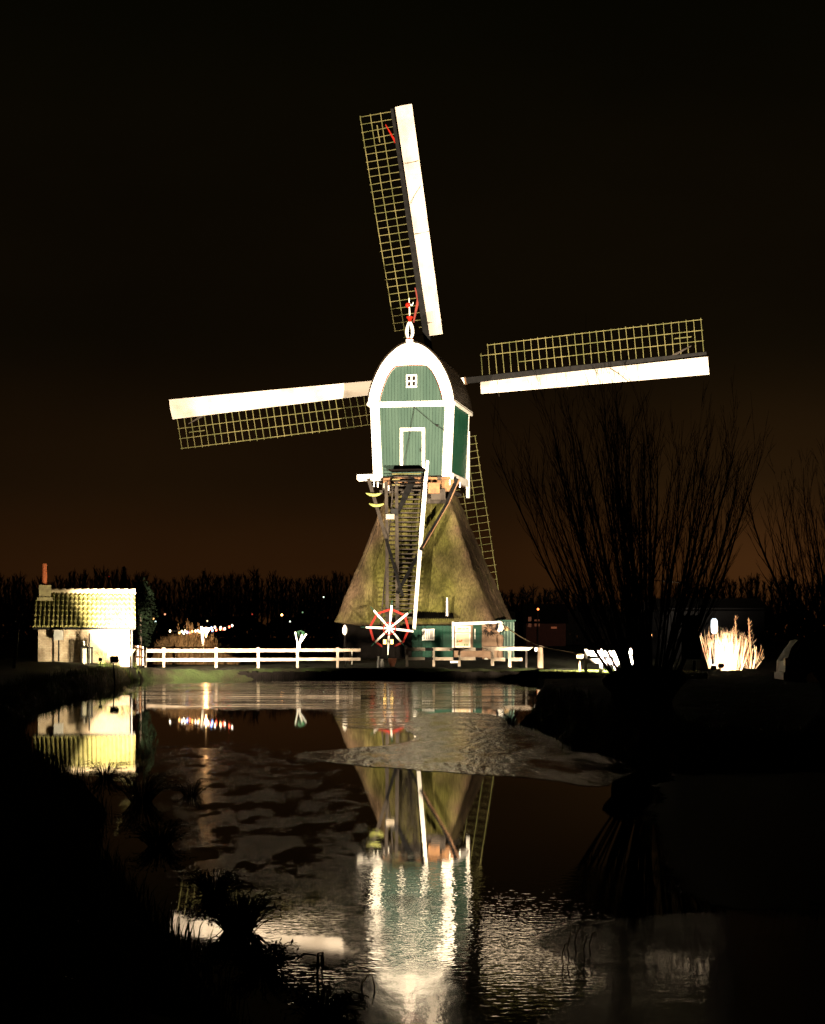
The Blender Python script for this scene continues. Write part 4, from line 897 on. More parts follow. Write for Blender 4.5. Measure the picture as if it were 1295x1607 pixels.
# big pollard willow on the right bank
WX, WY = (1010-CX)*36/F, 36.0
def pollard(px, WY, ytop_head, trunk_w, n, h, spread, seed, label, lean=0.0):
    WX = (px-CX)*WY/F; zb_ = hz(WX, WY)-.15; zh = EYE-(ytop_head-HY)*WY/F
    t = thing('pollard_willow', (WX, WY, zb_), label, 'tree', 'pollard willows')
    b = MB(); pts = []; rr = []; K = 12
    hr = trunk_w/2
    vs = []; fs = []; nr = 28
    prof = [(1.12, 0), (.92, .12), (.80, .3), (.78, .5), (.84, .66), (.98, .8), (1.06, .9), (1.0, .98), (.75, 1.08), (.35, 1.14), (.03, 1.15)]
    for r_, f_ in prof:
        for j in range(nr):
            a_ = 2*math.pi*j/nr; z = zb_+(zh-zb_)*f_; x = math.cos(a_); y = math.sin(a_)
            k_ = 1+.22*noise.noise(Vector((x*2.2, y*2.2, z*2.5+seed)))+.10*noise.noise(Vector((x*6, y*6, z*5)))
            vs.append((WX+x*hr*r_*k_, WY+y*hr*r_*k_, z+.05*noise.noise(Vector((x*4, y*4, seed)))))
    for i in range(len(prof)-1):
        for j in range(nr): fs.append((i*nr+j, i*nr+(j+1) % nr, (i+1)*nr+(j+1) % nr, (i+1)*nr+j))
    b.add(vs, fs); b.build('trunk', BARK, t, smooth=True)
    b = MB(); q = random.Random(seed)
    for i in range(n):
        az = q.uniform(0, 6.283); le = (q.random()**.75)*spread; L_ = h*q.uniform(.72, 1.0)*(1-.12*le/spread)
        d = Vector((math.sin(le)*math.cos(az)+lean, math.sin(le)*math.sin(az), math.cos(le))).normalized()
        rr0 = hr*.9*min(1, le/spread+.1); p = Vector((WX+math.cos(az)*rr0, WY+math.sin(az)*rr0, zh-.05-.1*le)); pts = [p.copy()]; r0 = .006+.028*q.random()**1.6; rr = [r0]; seg = 11
        for s_ in range(seg):
            d = (d+Vector((q.uniform(-.055, .055), q.uniform(-.055, .055), .042+.05*le))).normalized(); p = p+d*L_/seg; pts.append(p.copy()); rr.append(r0*(1-(s_+1)/seg)**.8+.0035)
        b.tube(pts, rr, 5, caps=False)
        for k in range(24):
            j = q.randint(2, seg-1); u = q.random(); s0 = pts[j].lerp(pts[j+1], u); bd = (pts[j+1]-pts[j]).normalized()
            d2 = (bd+Vector((q.uniform(-1, 1), q.uniform(-1, 1), q.uniform(-.1, .3)))*.42).normalized(); l2 = q.uniform(.35, 1.15)*h/5.2
            r2_ = rr[j]*.38; mid = s0+d2*l2*.5; end = mid+(d2+UZ*.35).normalized()*l2*.5
            b.tube([s0, mid, end], [r2_, r2_*.75, .0022], 3, caps=False)
            for z_ in range(3):
                f_ = q.uniform(.25, .9); s2 = s0.lerp(end, f_); d3 = (d2+Vector((q.uniform(-.5, .5), q.uniform(-.5, .5), q.uniform(0, .4)))).normalized()
                b.tube([s2, s2+d3*l2*q.uniform(.2, .45)], [.003, .0015], 3, caps=False)
    b.build('crown', BARK, t, fix=False)
pollard(1010, 29.0, 1058, 1.06, 58, 4.4, R(45), 21, 'large bare pollard willow on the right bank before the glow', lean=-.13)
pollard(1330, 32.0, 1040, 1.0, 30, 3.5, R(38), 33, 'bare pollard willow cut by the right frame edge')

# lit twiggy shrub
t = thing('lit_shrub', (P(1155, 0, 70).x, 70, G), 'bare shrub lit glaring white and red near the right side', 'shrub')
b = MB(); branchy(b, (P(1150, 0, 70).x, 70, G-.15), 110, 1.4, R(23), .022, 5, twigs=9, tw_len=.34, up=.15, r0=.36)
branchy(b, (P(1123, 0, 70).x, 70.2, G-.05), 34, 1.5, R(18), .02, 6, twigs=6, tw_len=.2, r0=.2)
branchy(b, (P(1180, 0, 70).x, 70.2, G-.05), 26, .9, R(50), .016, 6, twigs=6, tw_len=.3, r0=.2)
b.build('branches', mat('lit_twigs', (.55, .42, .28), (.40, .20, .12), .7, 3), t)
b = MB()
for px, py in ((1154, 966), (1175, 971), (1017, 985)):
    c = P(px, py, 70); q = random.Random(px); b.tube([(c.x+.1, 70, G), (c.x+.04, 70, 1.5), c], [.035, .03, .012], 5)
    for k in range(16):
        z = 1.2+(c.z-1.2)*k/16; a_ = q.uniform(0, 6.28); b.tube([(c.x+.03, 70, z), (c.x+.03+.10*math.cos(a_), 70+.10*math.sin(a_), z+.10)], [.016, .006], 4)
b.build('upright_stems', TWIG, t)
t = thing('garden_lamp', (P(1121, 0, 70).x, 69.3, G), 'glowing white garden lamp on a post left of the lit shrub', 'lamp')
c = P(1121, 983, 69.3); b = MB(); b.lathe(c, [(.05, -.25), (.10, -.18), (.12, 0), (.11, .2), (.06, .27)], 12); b.build('lamp_shade', emis('lamp_white', (.85, .93, 1.0), 1.6), t)
b = MB(); b.tube([(c.x, 69.3, G-.1), (c.x, 69.3, c.z-.24)], .03, 8); b.build('post', BLACK, t)
# dark pole before the shrub
b = MB(); c = P(984.5, 872, 58); b.tube([(c.x, 58, .3), (c.x+.02, 58, c.z)], [.075, .025], 8); tag(b.build('wooden_pole', BARK, loc=(c.x, 58, .4)), 'tall dark pole in front of the lit shrub', 'pole')
b = MB(); b.tube([P(984.5, 907, 58), P(1090, 916, 64), P(1040, 912, 70)], .012, 4); tag(b.build('overhead_wire', BLACK), 'thin wire running left from the tall dark pole', 'wire')
# dim barn
t = thing('grey_barn', (P(1085, 0, 95).x, 95, G), 'dim grey barn wall behind the willow and lamp', 'barn')
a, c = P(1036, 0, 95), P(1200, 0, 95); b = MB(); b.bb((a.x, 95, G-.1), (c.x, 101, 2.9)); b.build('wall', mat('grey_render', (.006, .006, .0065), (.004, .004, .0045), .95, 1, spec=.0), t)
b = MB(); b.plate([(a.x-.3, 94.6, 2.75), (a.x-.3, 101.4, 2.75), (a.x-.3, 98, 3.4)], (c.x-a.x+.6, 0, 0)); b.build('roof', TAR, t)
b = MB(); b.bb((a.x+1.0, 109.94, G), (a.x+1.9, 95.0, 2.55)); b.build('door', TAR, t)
# white fence piece on the right bank, blown out by the flood
t = thing('white_garden_fence', (P(950, 0, 65).x, 65.1, G), 'glaring white two-board fence on the grass behind the willow', 'fence')
for x in (919.5, 943, 966, 990):
    b = MB(); p = P(x, 1019, 65.1); b.bb((p.x-.05, 65.04, .4), (p.x+.05, 65.16, p.z)); b.build('post', WHITE, t)
for y0, y1 in ((1021, 1029.5), (1033.5, 1041)):
    b = MB(); b.plate([P(918, y1, 64.98), P(992, y1+1, 64.98), P(992, y0+2, 64.98), P(918, y0, 64.98)], (0, .05, 0)); b.build('board', WHITE, t)
b = MB(); c = P(910, 1031, 67); b.box(c, (.22, .18, .13)); b.box(c+Vector((0, 0, .075)), (.25, .21, .02)); b.bb((c.x-.03, 66.97, G-.1), (c.x+.03, 67.03, c.z-.06)); tag(b.build('meter_box', BRICKP, loc=c), 'little tan box on a stub at the rope end', 'box')
t = thing('leaning_gate', (P(1045, 0, 60).x, 60, .45), 'short white post with a leaning slat right of the willow trunk', 'gate')
b = MB(); b.bb((P(1038.5, 0, 60).x, 59.95, .3), (P(1043.5, 0, 60).x, 60.05, P(0, 1048, 60).z)); b.build('post', WHITE, t)
b = MB(); b.bar(P(1047, 1036, 60), P(1057, 1066, 60), .05, .04, (0, 1, 0)); b.bar(P(1049, 1045, 60.05), P(1064, 1072, 60.05), .07, .04, (0, 1, 0)); b.build('slat', GREYW, t)
for px, w_, py, h_, lab in ((1089, .10, 1046, .2, 'small white marker stone beside the lit shrub'), (955, .26, 1047, .08, 'low pale kerb block beside the lit shrub'), (1119.5, .2, 1047, .07, 'low pale kerb block under the garden lamp')):
    c = P(px, py, 69.2); b = MB(); b.bb((c.x-w_/2, 69.1, c.z-.3), (c.x+w_/2, 69.1, c.z+h_)); b.bb((c.x-w_/2+.01, 69.11, c.z+h_), (c.x+w_/2-.01, 69.29, c.z+h_+.015)); tag(b.build('marker_stone' if h_ > .1 else 'kerb_block', WHITE, loc=c), lab, 'stone')
b = MB(); b.bar(P(1212, 1003, 62), P(1234, 1007.5, 62), .07, .05); b.bar(P(1234, 1007.5, 62), P(1256, 1011.5, 62), .06, .05); b.bb((P(1254, 0, 62).x, 61.95, .3), (P(1256, 0, 62).x, 62.03, P(0, 1010, 62).z)); tag(b.build('carport_beam', ROPE), 'thin lit beam above the parked car', 'beam')

# parked car, tail to the left
CAR = mat('silver_car_paint', (.030, .030, .032), (.022, .023, .025), .5, 2, spec=.1)
cY = 57.0; c0 = P(1232, 1080, cY); cz = .06
t = thing('parked_car', (c0.x+2.0, cY, cz), 'pale parked hatchback with curved tail cut by the right frame edge', 'car')
def cp(x, z): return Vector((c0.x+x, cY, cz+z))
prof = [(0.02, .32), (-.02, .5), (.0, .8), (.08, .93), (.20, 1.18), (.36, 1.38), (.62, 1.45), (1.5, 1.47), (2.15, 1.40), (2.85, 1.0), (3.6, .86), (3.92, .66), (3.95, .36), (3.7, .2), (.3, .2)]
b = MB(); 
secs = [(0, .90, .0), (.10, .98, .0), (.8, 1.0, 0), (1.5, .98, 0), (1.6, .90, 0)]
vs = []; n = len(prof)
for y_, s_, _ in secs:
    for (x, z) in prof: vs.append(cp(1.95+(x-1.95)*(s_ if True else 1), .2+(z-.2)*(.97+.03*s_))+Vector((0, y_+(.18 if z > 1.0 and y_ < .5 else (-.18 if z > 1.0 and y_ > 1.2 else 0)), 0)))
fs = [tuple(range(n))[::-1], tuple((len(secs)-1)*n+i for i in range(n))]
for i in range(len(secs)-1):
    for j in range(n): fs.append((i*n+j, i*n+(j+1) % n, (i+1)*n+(j+1) % n, (i+1)*n+j))
b.add(vs, fs); bodyc = b.build('body', CAR, t)
b = MB(); b.plate([cp(.42, .98)+Vector((0, -.01, 0)), cp(1.25, .98)+Vector((0, -.01, 0)), cp(1.25, 1.35)+Vector((0, .12, 0)), cp(.62, 1.34)+Vector((0, .12, 0))], (0, .03, 0)); b.plate([cp(1.33, .98)+Vector((0, -.01, 0)), cp(2.6, .98)+Vector((0, -.01, 0)), cp(2.1, 1.33)+Vector((0, .12, 0)), cp(1.33, 1.35)+Vector((0, .12, 0))], (0, .03, 0)); b.build('side_window', gl, t)
for x in (.78, 3.2):
    b = MB(); c_ = cp(x, .31); b.tube([c_+Vector((0, -.02, 0)), c_+Vector((0, .18, 0))], .31, 22); wh = b.build('wheel', BLACK, t)
    b = MB(); b.tube([c_+Vector((0, -.035, 0)), c_+Vector((0, .0, 0))], .19, 10); b.build('rim', STEEL, wh)
b = MB(); b.box(cp(.06, .78)+Vector((0, .1, 0)), (.12, .28, .2)); b.build('tail_light', mat('lamp_lens', (.5, .35, .3), None, .2), t)
b = MB(); b.box(cp(.04, .38)+Vector((0, .8, 0)), (.14, 1.5, .2)); b.build('bumper', CAR, t)

# festoon of coloured lights
t = thing('light_string', P(316, 992, 79.5), 'string of small coloured lights hung across the reeds', 'string lights')
W0 = [(267, 990), (283, 990.6), (300, 992), (316, 987), (330, 988), (345, 986), (356, 983.5), (365, 981)]
b = MB(); b.tube([P(x, y, 79.5) for x, y in W0], .01, 4); b.build('wire', BLACK, t)
cols = {'w': emis('bulb_white', (1, .85, .65), 5), 'b': emis('bulb_blue', (.25, .4, 1), 6), 'r': emis('bulb_red', (1, .12, .06), 6), 'o': emis('bulb_orange', (1, .5, .15), 5)}
bl = [(267, 990, 'w'), (281.5, 993, 'o'), (285.5, 990.5, 'w'), (288.5, 993.5, 'w'), (290.5, 990, 'w'), (302, 990.5, 'o'), (307, 990, 'w'), (311, 989.5, 'w'), (313, 991.5, 'o'), (332, 985, 'b'), (333.5, 989, 'b'), (337.5, 984, 'w'), (339.5, 988.5, 'r'), (346, 987, 'o'), (346.5, 984.5, 'w'), (351, 987, 'r'), (353, 986.5, 'w'), (360, 983.5, 'r'), (364.5, 981.5, 'w'), (294, 992, 'b'), (298, 992.5, 'r'), (329, 987.5, 'r')]
for x, y, c_ in bl:
    b = MB(); b.ball(P(x, y+.3, 79.5), .038, 8, 5, 1.3); b.build('bulb', cols[c_], t)
t = thing('light_cone', P(323, 999, 79.4), 'bright hanging triangle of warm fairy lights beside the white pole', 'light ornament')
k = 0; q = random.Random(2)
for i in range(26):
    v_ = q.random(); wd = 5.0*(1-v_); b = MB(); b.ball(P(324+q.uniform(-1, 1)*wd-v_*.4, 985.5+13*v_, 79.4+q.uniform(-.05, .05)), .035, 6, 4, 1.4); b.build('bulb', cols['w' if i % 3 else 'o'], t)
b = MB(); 
for (a_, c_) in (((319, 985), (323.5, 999)), ((329.5, 985.5), (323.5, 999)), ((319, 985), (329.5, 985.5))): b.tube([P(*a_, 79.4), P(*c_, 79.4)], .014, 4)
b.build('frame', WHITE, t)
b = MB(); b.tube([P(316, 983, 79.3), P(318.5, 1006, 79.3)], [.03, .05], 8); b.tube([P(318.5, 1006, 79.3), P(320, 1040, 79.3)], [.045, .045], 8); tag(b.build('festoon_pole', WHITE, loc=P(320, 1040, 79.3)), 'leaning white pole holding the fairy lights', 'pole')
d = bpy.data.lights.new('festoon_glow', 'POINT'); d.energy = 110; d.color = (1, .5, .18); d.shadow_soft_size = .03
o = bpy.data.objects.new('festoon_glow', d); COL.objects.link(o); o.location = P(323.5, 992, 79.2)

# reeds behind the left fence
b = MB(); q = random.Random(11)
for i in range(2600):
    px = q.gauss(290, 45); px = min(max(px, 212), 375); Yq = q.uniform(78.5, 81); x = (px-CX)*Yq/F; h_ = .95*math.exp(-((px-285)/60)**2)*q.uniform(.6, 1.15)+.12; ln_ = q.gauss(.0, .25); ln2 = q.gauss(.1, .2)
    b.tube([(x, Yq, G-.02), (x+ln_*h_*.4, Yq, G+h_*.55), (x+(ln_+ln2)*h_, Yq+q.uniform(-.1, .1), G+h_)], [.009, .008, .002], 3, caps=False)
tag(b.build('reeds', DRYG, fix=False), 'brown reeds and dry grass behind the left fence', kind='stuff')
for px, h_, sp, seed, lab, nn_ in ((298, 1.35, 26, 3, 'taller upright dry shrub behind the fairy lights', 46), (262, .8, 30, 4, 'low dry shrub left of the fairy lights', 30), (331, .95, 25, 5, 'spindly dry shrub right of the white pole', 18)):
    c = P(px, 1010, 80.5); t = thing('dry_shrub', (c.x, 80.5, G), lab, 'shrub', 'dry shrubs behind the left fence')
    b = MB(); branchy(b, (c.x, 80.5, G+.35), nn_, h_, R(sp), .018, seed, twigs=5, tw_len=.25, up=.2, r0=.15); b.build('branches', mat('orange_dry_twigs', (.16, .085, .03), (.09, .05, .02), .8, 2), t)

# leafy evergreen shrub behind the shed, bare sapling left of it
def leafball(mb, c, rx, ry, rz, n, size, seed):
    q = random.Random(seed)
    for i in range(n):
        while True:
            u = Vector((q.uniform(-1, 1), q.uniform(-1, 1), q.uniform(-1, 1)))
            if .35 < u.length < 1: break
        cl = noise.noise(u*2.3+Vector((seed, 0, 0)))
        if cl < -.12: continue
        p = Vector((c[0]+u.x*rx*(1+cl*.3), c[1]+u.y*ry, c[2]+u.z*rz*(1+cl*.3)))
        a_ = Vector((q.uniform(-1, 1), q.uniform(-1, 1), q.uniform(-1, 1))).normalized(); b_ = a_.cross(Vector((q.uniform(-1, 1), q.uniform(-1, 1), q.uniform(-1, 1)))).normalized()
        s_ = size*q.uniform(.6, 1.3); mb.add([p-a_*s_, p+b_*s_*.45, p+a_*s_, p-b_*s_*.45], [(0, 1, 2, 3)])
t = thing('evergreen_shrub', (P(220, 0, 75).x, 75, G), 'dark leafy evergreen shrub right of the tiled shed', 'shrub')
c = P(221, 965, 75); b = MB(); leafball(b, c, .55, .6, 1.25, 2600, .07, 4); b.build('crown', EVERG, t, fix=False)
b = MB(); b.tube([(c.x, 75, G-.1), (c.x, 75, c.z)], [.06, .03], 6); b.build('trunk', BARK, t)
t = thing('bare_sapling', (P(30, 0, 66).x, 66, hz(P(30, 0, 66).x, 66)), 'spreading bare sapling left of the tiled shed', 'tree')
b = MB(); c = P(22, 0, 66); zz = hz(c.x, 66)-.05
b.tube([(c.x, 66, zz), P(28, 985, 66), P(34, 962, 66)], [.06, .045, .03], 6); b.build('trunk', GREYW, t)
b = MB(); branchy(b, P(28, 985, 66), 7, 1.2, R(55), .022, 7, twigs=6); branchy(b, P(34, 962, 66), 9, .9, R(70), .018, 9, twigs=5)
b.tube([P(34, 975, 66), P(50, 970, 66), P(74, 965, 66)], [.02, .015, .006], 4); b.build('crown', GREYW, t)
t = thing('bright_flower_clump', (P(178, 0, 69.5).x, 69.5, .9), 'clump of pale plants glaring in the light at the shed foot', 'plant')
b = MB(); branchy(b, (P(188, 0, 70).x, 70, .85), 60, .42, R(60), .012, 14, twigs=4, r0=.3); branchy(b, (P(168, 0, 70).x, 70, .85), 50, .28, R(70), .012, 15, twigs=4, r0=.4); b.build('stems', mat('pale_plant', (.6, .55, .3), (.45, .42, .2), .7, 3), t)

# ------------------------------------------------------------------ far tree line
def far_tree(seed, h, kind):
    q = random.Random(seed); t = bpy.data.objects.new('bare_tree', None); COL.objects.link(t)
    b = MB(); b.tube([(0, 0, -.3), (q.uniform(-.2, .2), 0, h*.5), (q.uniform(-.3, .3), 0, h*.95)], [.26, .17, .03], 5, caps=False); b.build('trunk', FARB, t)
    b = MB(); lo = .15 if kind else .3
    for i in range(70):
        f_ = lo+(1-lo)*q.random()*.92; z = h*f_; az = q.uniform(0, 6.28); L_ = h*(.30 if kind else .2)*(1.15-f_)*q.uniform(.6, 1.2)+.5
        le = q.uniform(.25, .6 if not kind else .9); d = Vector((math.sin(le)*math.cos(az), math.sin(le)*math.sin(az), math.cos(le)))
        p0 = Vector((0, 0, z)); p1 = p0+d*L_*.5; p2 = p1+(d+UZ*.5).normalized()*L_*.5
        b.tube([p0, p1, p2], [.07, .05, .02], 3, caps=False)
        for k in range(7):
            s0 = p0.lerp(p2, q.uniform(.25, 1)); d2 = (d+Vector((q.uniform(-.6, .6), q.uniform(-.6, .6), q.uniform(0, .6)))).normalized(); b.tube([s0, s0+d2*L_*q.uniform(.2, .5)], [.035, .012], 3, caps=False)
    b.build('crown', FARB, t, fix=False); return t
protos = [far_tree(100+i, hh, kd) for i, (hh, kd) in enumerate(((14.5, 0), (13.5, 0), (12.5, 1), (14, 1), (13, 0)))]
def copy_tree(o, loc, rot, s):
    c = o.copy(); COL.objects.link(c); c.location = loc; c.rotation_euler = (0, 0, rot); c.scale = (s[0], s[0], s[1])
    for ch in o.children:
        k = ch.copy(); COL.objects.link(k); k.parent = c
    return c
used = [0]*len(protos); qt = random.Random(77)
TREES = []
px = -18.0
while px < 590: TREES.append((px, qt.uniform(340, 420), 903+5*math.sin(px*.03)+qt.uniform(-8, 6), 'bare dark tree in the far row left of the mill', 'bare trees in the far row left of the mill')); px += qt.uniform(4.5, 9)
px = 780.0
while px < 1330: TREES.append((px, qt.uniform(300, 380), (930 if px < 1040 else 912)+8*math.sin(px*.02)+qt.uniform(-7, 7), 'bare dark tree in the far row right of the mill', 'bare trees in the far row right of the mill')); px += qt.uniform(6, 12)
for i, (px, Y_, yt, lab, grp) in enumerate(TREES):
    k = i % len(protos); H = (HY-yt)*Y_/F+EYE-G; hh = (14.5, 13.5, 12.5, 14, 13)[k]
    o = protos[k]; loc = ((px-CX)*Y_/F, Y_, G-.1); s = (qt.uniform(.8, 1.15), H/hh); rt = qt.uniform(0, 6.28)
    if used[k] == 0: o.location = loc; o.rotation_euler = (0, 0, rt); o.scale = (s[0], s[0], s[1]); used[k] = 1
    else: o = copy_tree(protos[k], loc, rt, s)
    tag(o, lab, 'tree', grp)
# distant undergrowth mass
b = MB(); q = random.Random(5)
for (pa, pb, Ya, hh) in ((-60, 620, 330, 5.5), (760, 1400, 280, 6.0)):
    for i in range(5200):
        px = q.uniform(pa, pb); Y_ = Ya+q.uniform(-4, 12); x = (px-CX)*Y_/F; top = hh*(.75+.35*noise.noise(Vector((px*.03, 0, Ya)))); z = G+q.random()**.7*top
        s_ = q.uniform(.25, .7); a_ = Vector((q.uniform(-1, 1), q.uniform(-.5, .5), q.uniform(-1, 1))).normalized(); c_ = a_.cross(Vector((0, 1, .2))).normalized()
        p = Vector((x, Y_, z)); b.add([p-a_*s_, p+c_*s_*.5, p+a_*s_, p-c_*s_*.5], [(0, 1, 2, 3)])
tag(b.build('far_undergrowth', FARB, fix=False), 'dark undergrowth below the far tree rows', kind='stuff')
# conifer standing above the tree line
t = thing('far_conifer', (P(195, 0, 300).x, 300, G), 'pointed dark conifer rising behind the tiled shed', 'tree')
b = MB(); q = random.Random(6); H = (HY-889)*300/F+EYE-G
for i in range(1500):
    f_ = q.random()**1.3; r_ = (1-f_)*1.9*q.uniform(.3, 1)+.05; a_ = q.uniform(0, 6.28); p = Vector((t.location.x+r_*math.cos(a_), 300+r_*math.sin(a_), G+.5+f_*(H-.5))); d = Vector((math.cos(a_), math.sin(a_), -.4)).normalized(); sd = d.cross(UZ).normalized()
    b.add([p-sd*.14, p+d*.5, p+sd*.14, p-d*.2], [(0, 1, 2, 3)])
b.build('crown', EVERG, t, fix=False); b = MB(); b.tube([(t.location.x, 300, G), (t.location.x, 300, G+H*.9)], [.25, .05], 6); b.build('trunk', FARB, t)
# distant lamps
for px, py, Y_, c_, s_, r_, lab in ((171, 905, 420, (1, .05, .02), .7, .16, 'tiny red light above the trees over the shed roof'), (240.8, 971.5, 230, (1, .4, .12), 6, .13, 'orange street lamp just right of the shed'), (244, 975.5, 230, (.7, 1, .95), 3, .10, 'pale street lamp beside the orange one'),
        (259, 964, 260, (1, .4, .2), 1.6, .12, 'faint orange lamp high above the reeds'), (325.5, 974.5, 250, (1, .7, .35), 2.0, .10, 'small warm lamp over the dry shrubs'), (442.5, 965, 240, (1, .5, .15), 8, .14, 'bright orange lamp among the far trees mid left'), (455.3, 975.3, 240, (.9, .95, .8), 3, .09, 'small white lamp under the bright orange one'),
        (508, 937, 300, (.7, 1, .8), 2.5, .11, 'pale lamp high in the trees left of the mill'), (475, 961, 280, (.3, .5, .25), .7, .12, 'dim greenish lamp above the V planter'), (396, 964, 280, (1, .1, .05), .5, .1, 'faint red lamp far behind the fence'), (844.5, 956, 230, (1, .22, .05), 4, .13, 'small red lamp right of the thatched tower')):
    c = P(px, py, Y_); t = thing('distant_lamp', (c.x, Y_, G), lab, 'street lamp', 'distant lamps')
    b = MB(); b.ball(c, r_, 8, 6); b.build('lamp_head', emis('far_lamp', c_, s_), t)
    b = MB(); b.tube([(c.x, Y_+.3, G-.2), (c.x, Y_+.3, c.z+.1), (c.x, Y_, c.z+.18)], [.08, .06, .04], 6); b.build('pole', FARB, t)
t = thing('far_house', (P(855, 0, 235).x, 235, G), 'dim reddish house front far behind the taut rope', 'house')
b = MB(); a, c = P(826, 0, 235), P(888, 0, 235); b.bb((a.x, 235, G-.1), (c.x, 241, 3.2)); b.build('wall', mat('red_brick_far', (.05, .015, .01), None, .9), t)
b = MB(); b.plate([(a.x-.3, 234.5, 3.1), (a.x-.3, 241.5, 3.1), (a.x-.3, 238, 5.4)], (c.x-a.x+.6, 0, 0)); b.build('roof', TAR, t)
for x0, x1, y0, y1, s_ in ((829, 834, 968, 984, .018), (839, 847, 972, 983, .02), (865, 874, 983.5, 986.5, .10)):
    b = MB(); flat(b, x0, y0, x1, y1, 234.9, .05); b.build('window', emis('dim_red_window', (1, .22, .06), s_), t)

# ------------------------------------------------------------------ bank vegetation
edge_left = [p for p in WATER[0:15]]
def along(poly, n, q, lo, hi):
    segs = [(Vector(poly[i]), Vector(poly[i+1])) for i in range(len(poly)-1)]; Ls = [(b_-a_).length*60/max(12, (a_.y+b_.y)/2) for a_, b_ in segs]; T = sum(Ls)
    for _ in range(n):
        r_ = q.random()*T; i = 0
        while r_ > Ls[i]: r_ -= Ls[i]; i += 1
        a_, b_ = segs[i]; p = a_.lerp(b_, r_/Ls[i]); nrm = Vector((-(b_-a_).y, (b_-a_).x)).normalized(); yield p, nrm, q.uniform(lo, hi)
def blades(name, polyl, n, lo, hi, hmin, hmax, w_, sgn, label, m_, seed):
    q = random.Random(seed); pts = []
    for p, nrm, o_ in along(polyl, n, q, lo, hi): pts.append((p.x+nrm.x*o_*sgn, p.y+nrm.y*o_*sgn))
    Z = height(np.array([p[0] for p in pts]), np.array([p[1] for p in pts])); b = MB()
    for (x, y), z in zip(pts, Z):
        if z < -.12: continue
        h_ = q.uniform(hmin, hmax)*(.6+.8*max(0, noise.noise(Vector((x*1.1, y*.7, seed)))+.3)); a_ = q.uniform(0, 6.28); dx, dy = math.cos(a_), math.sin(a_); le = q.uniform(.05, .6)*h_; ww = w_*q.uniform(.6, 1.3)
        px_, py_ = -dy*ww, dx*ww; z = z-.02
        b.add([(x-px_, y-py_, z), (x+px_, y+py_, z), (x+px_*.8+dx*le*.35, y+py_*.8+dy*le*.35, z+h_*.6), (x-px_*.8+dx*le*.35, y-py_*.8+dy*le*.35, z+h_*.6), (x+dx*le, y+dy*le, z+h_*q.uniform(.75, 1))], [(0, 1, 2, 3), (3, 2, 4)])
    tag(b.build(name, m_, fix=False), label, kind='stuff')
blades('bank_grass', edge_left, 24000, -.25, 1.1, .06, .36, .0035, -1, 'rough dark grass along the left bank', GRASSM, 1)
right_edge = WATER[20:30]
blades('bank_grass', right_edge, 9000, -.2, 1.4, .10, .28, .008, -1, 'rough dark grass along the right bank', GRASSM, 2)
# lit lawn behind the right bank
b = MB(); q = random.Random(8)
for i in range(9000):
    Yq = q.uniform(57, 69); px = q.uniform(846, 1110); x = (px-CX)*Yq/F; h_ = q.uniform(.04, .10); z = .36; 
    b.add([(x-.01, Yq, z), (x+.01, Yq, z), (x+q.uniform(-.03, .03), Yq+q.uniform(-.03, .03), z+h_)], [(0, 1, 2)])
tag(b.build('lawn', GRASSM, fix=False), 'short green lawn lit in front of the white garden fence', kind='stuff')

# dark bramble clumps on the near left bank
def clump(px, py, Y, r, n, seed, label, arch=.6):
    Y = Y*.805; r = r*.68; n = int(n*1.4)
    x = (px-CX)*Y/F; z = max(hz(x, Y), -.02); t = thing('bramble_clump', (x, Y, z), label, 'bush', 'dark plant clumps on the left bank')
    b = MB(); q = random.Random(seed)
    for i in range(n):
        a_ = q.uniform(0, 6.28); l_ = r*q.uniform(.5, 1.25); dx, dy = math.cos(a_), math.sin(a_); h_ = r*q.uniform(.5, 1.1); s = Vector((x+dx*r*.25*q.random(), Y+dy*r*.25, z-.03)); pts = []
        for k in range(8):
            u = k/7; pts.append(s+Vector((dx*l_*u, dy*l_*u, h_*math.sin(min(1, u*1.15)*math.pi*arch)*(1.05))))
        b.tube(pts, [.0045*(1-.75*k/7) for k in range(8)], 3, caps=False)
        for k in range(5):
            p = pts[q.randint(2, 7)]; aa = Vector((q.uniform(-1, 1), q.uniform(-1, 1), q.uniform(-.6, .6))).normalized(); bb_ = aa.cross(UZ).normalized() if abs(aa.z) < .9 else UX
            s_ = q.uniform(.006, .016); b.add([p, p+aa*s_+bb_*s_*.5, p+aa*s_*2, p+aa*s_-bb_*s_*.5], [(0, 1, 2, 3)])
    b.build('stems', DRYG, t, fix=False)
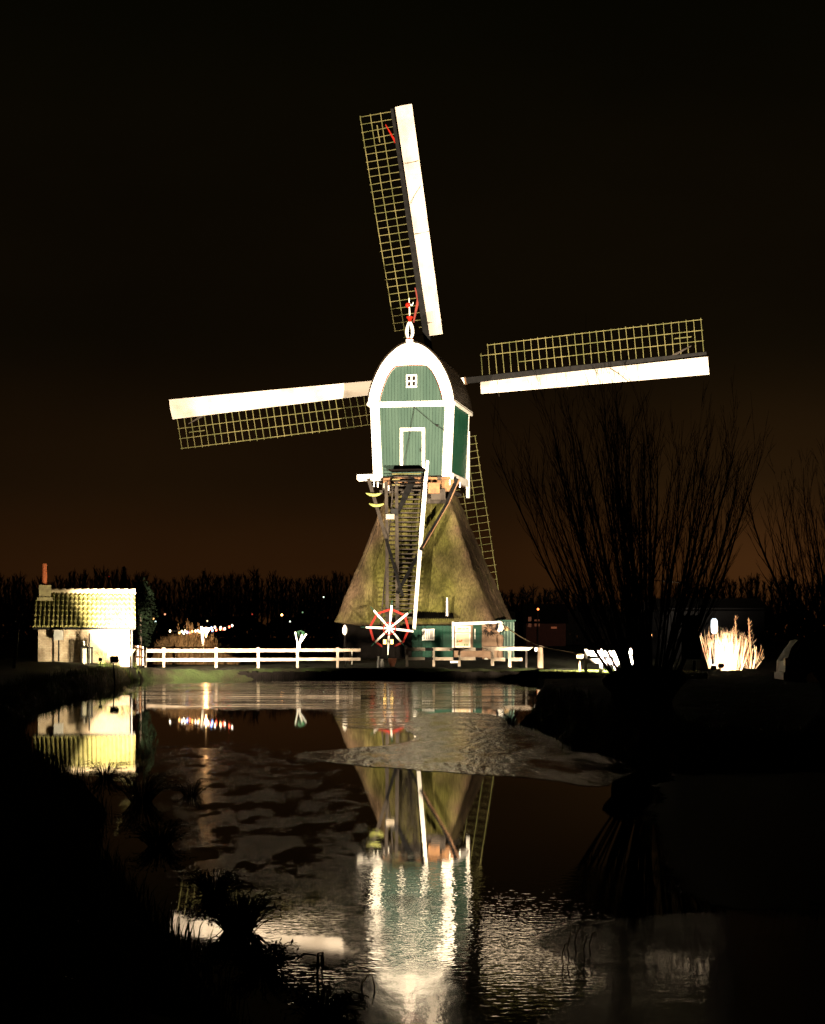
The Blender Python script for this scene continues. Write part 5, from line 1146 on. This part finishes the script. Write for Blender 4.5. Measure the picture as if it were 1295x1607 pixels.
for args in ((375, 1420, 13.2, .32, 150, 1, 'big arching bramble clump beside the brightest ice'), (335, 1350, 15.0, .26, 90, 2, 'rounded bramble clump above the big arching one'), (250, 1290, 18.6, .30, 90, 3, 'dark clump on the bank left of the thin ice'),
             (222, 1215, 23.5, .42, 80, 4, 'upright clump where the shed reflection ends'), (300, 1240, 24.5, .26, 40, 5, 'low weed tuft standing out in the thin ice'), (410, 1500, 11.6, .22, 80, 6, 'low bramble clump at the white floe'), (505, 1575, 10.2, .2, 70, 8, 'low weed clump at the bottom edge of the picture'), (165, 1192, 27.5, .30, 50, 9, 'dark weeds in the shed reflection'), (800, 1132, 45.0, .45, 60, 10, 'dark weeds on the tip of the right bank')):
    clump(*args)
# bent reeds in the ice at the lower edge
def bent_reed(pts, label, Y=None, r=.005):
    b = MB(); w_ = []
    for (px, py, Yq) in pts: w_.append(P(px, py, Yq*.84))
    b.tube(w_, [r]*(len(w_)-1)+[r*.4], 5); tag(b.build('bent_reed', DRYG, loc=w_[0]), label, 'reed', 'bent reed stems at the near bank')
bent_reed([(505, 1552, 11.2), (506, 1500, 11.2), (476, 1497, 11.1), (462, 1510, 11.1)], 'square-bent reed over the pale floe')
bent_reed([(498, 1550, 11), (499, 1496, 11), (506, 1494, 11), (509, 1520, 11)], 'short hooked reed at the end of the pale floe', r=.006)
bent_reed([(404, 1500, 11.4), (430, 1482, 11.4), (442, 1484, 11.4), (448, 1500, 11.4)], 'arched reed at the left end of the pale floe')
bent_reed([(565, 1580, 10.5), (568, 1545, 10.5), (582, 1522, 10.5), (588, 1548, 10.5), (585, 1580, 10.5)], 'leaf-shaped loop of reed at the bottom centre', r=.004)
bent_reed([(548, 1590, 10.4), (568, 1568, 10.4), (600, 1585, 10.4), (628, 1592, 10.4)], 'flat reed stem lying at the bottom centre', r=.004)
bent_reed([(505, 1518, 11.3), (550, 1520, 11.3), (598, 1521, 11.3)], 'long thin horizontal reed above the bottom loop', r=.003)
for k, (px, Yq) in enumerate(((884, 11.3), (893, 11.6), (904, 11.8), (918, 11.5), (927, 11.7))):
    y0 = HY+EYE*F/(Yq*.84); bent_reed([(px, y0, Yq), (px-2, y0-16, Yq), (px+3, y0-34-5*(k % 2), Yq), (px+9, y0-36, Yq)], '%s thin reed in the ripples at the lower right' % ('first', 'second', 'third', 'fourth', 'fifth')[k], r=.003)
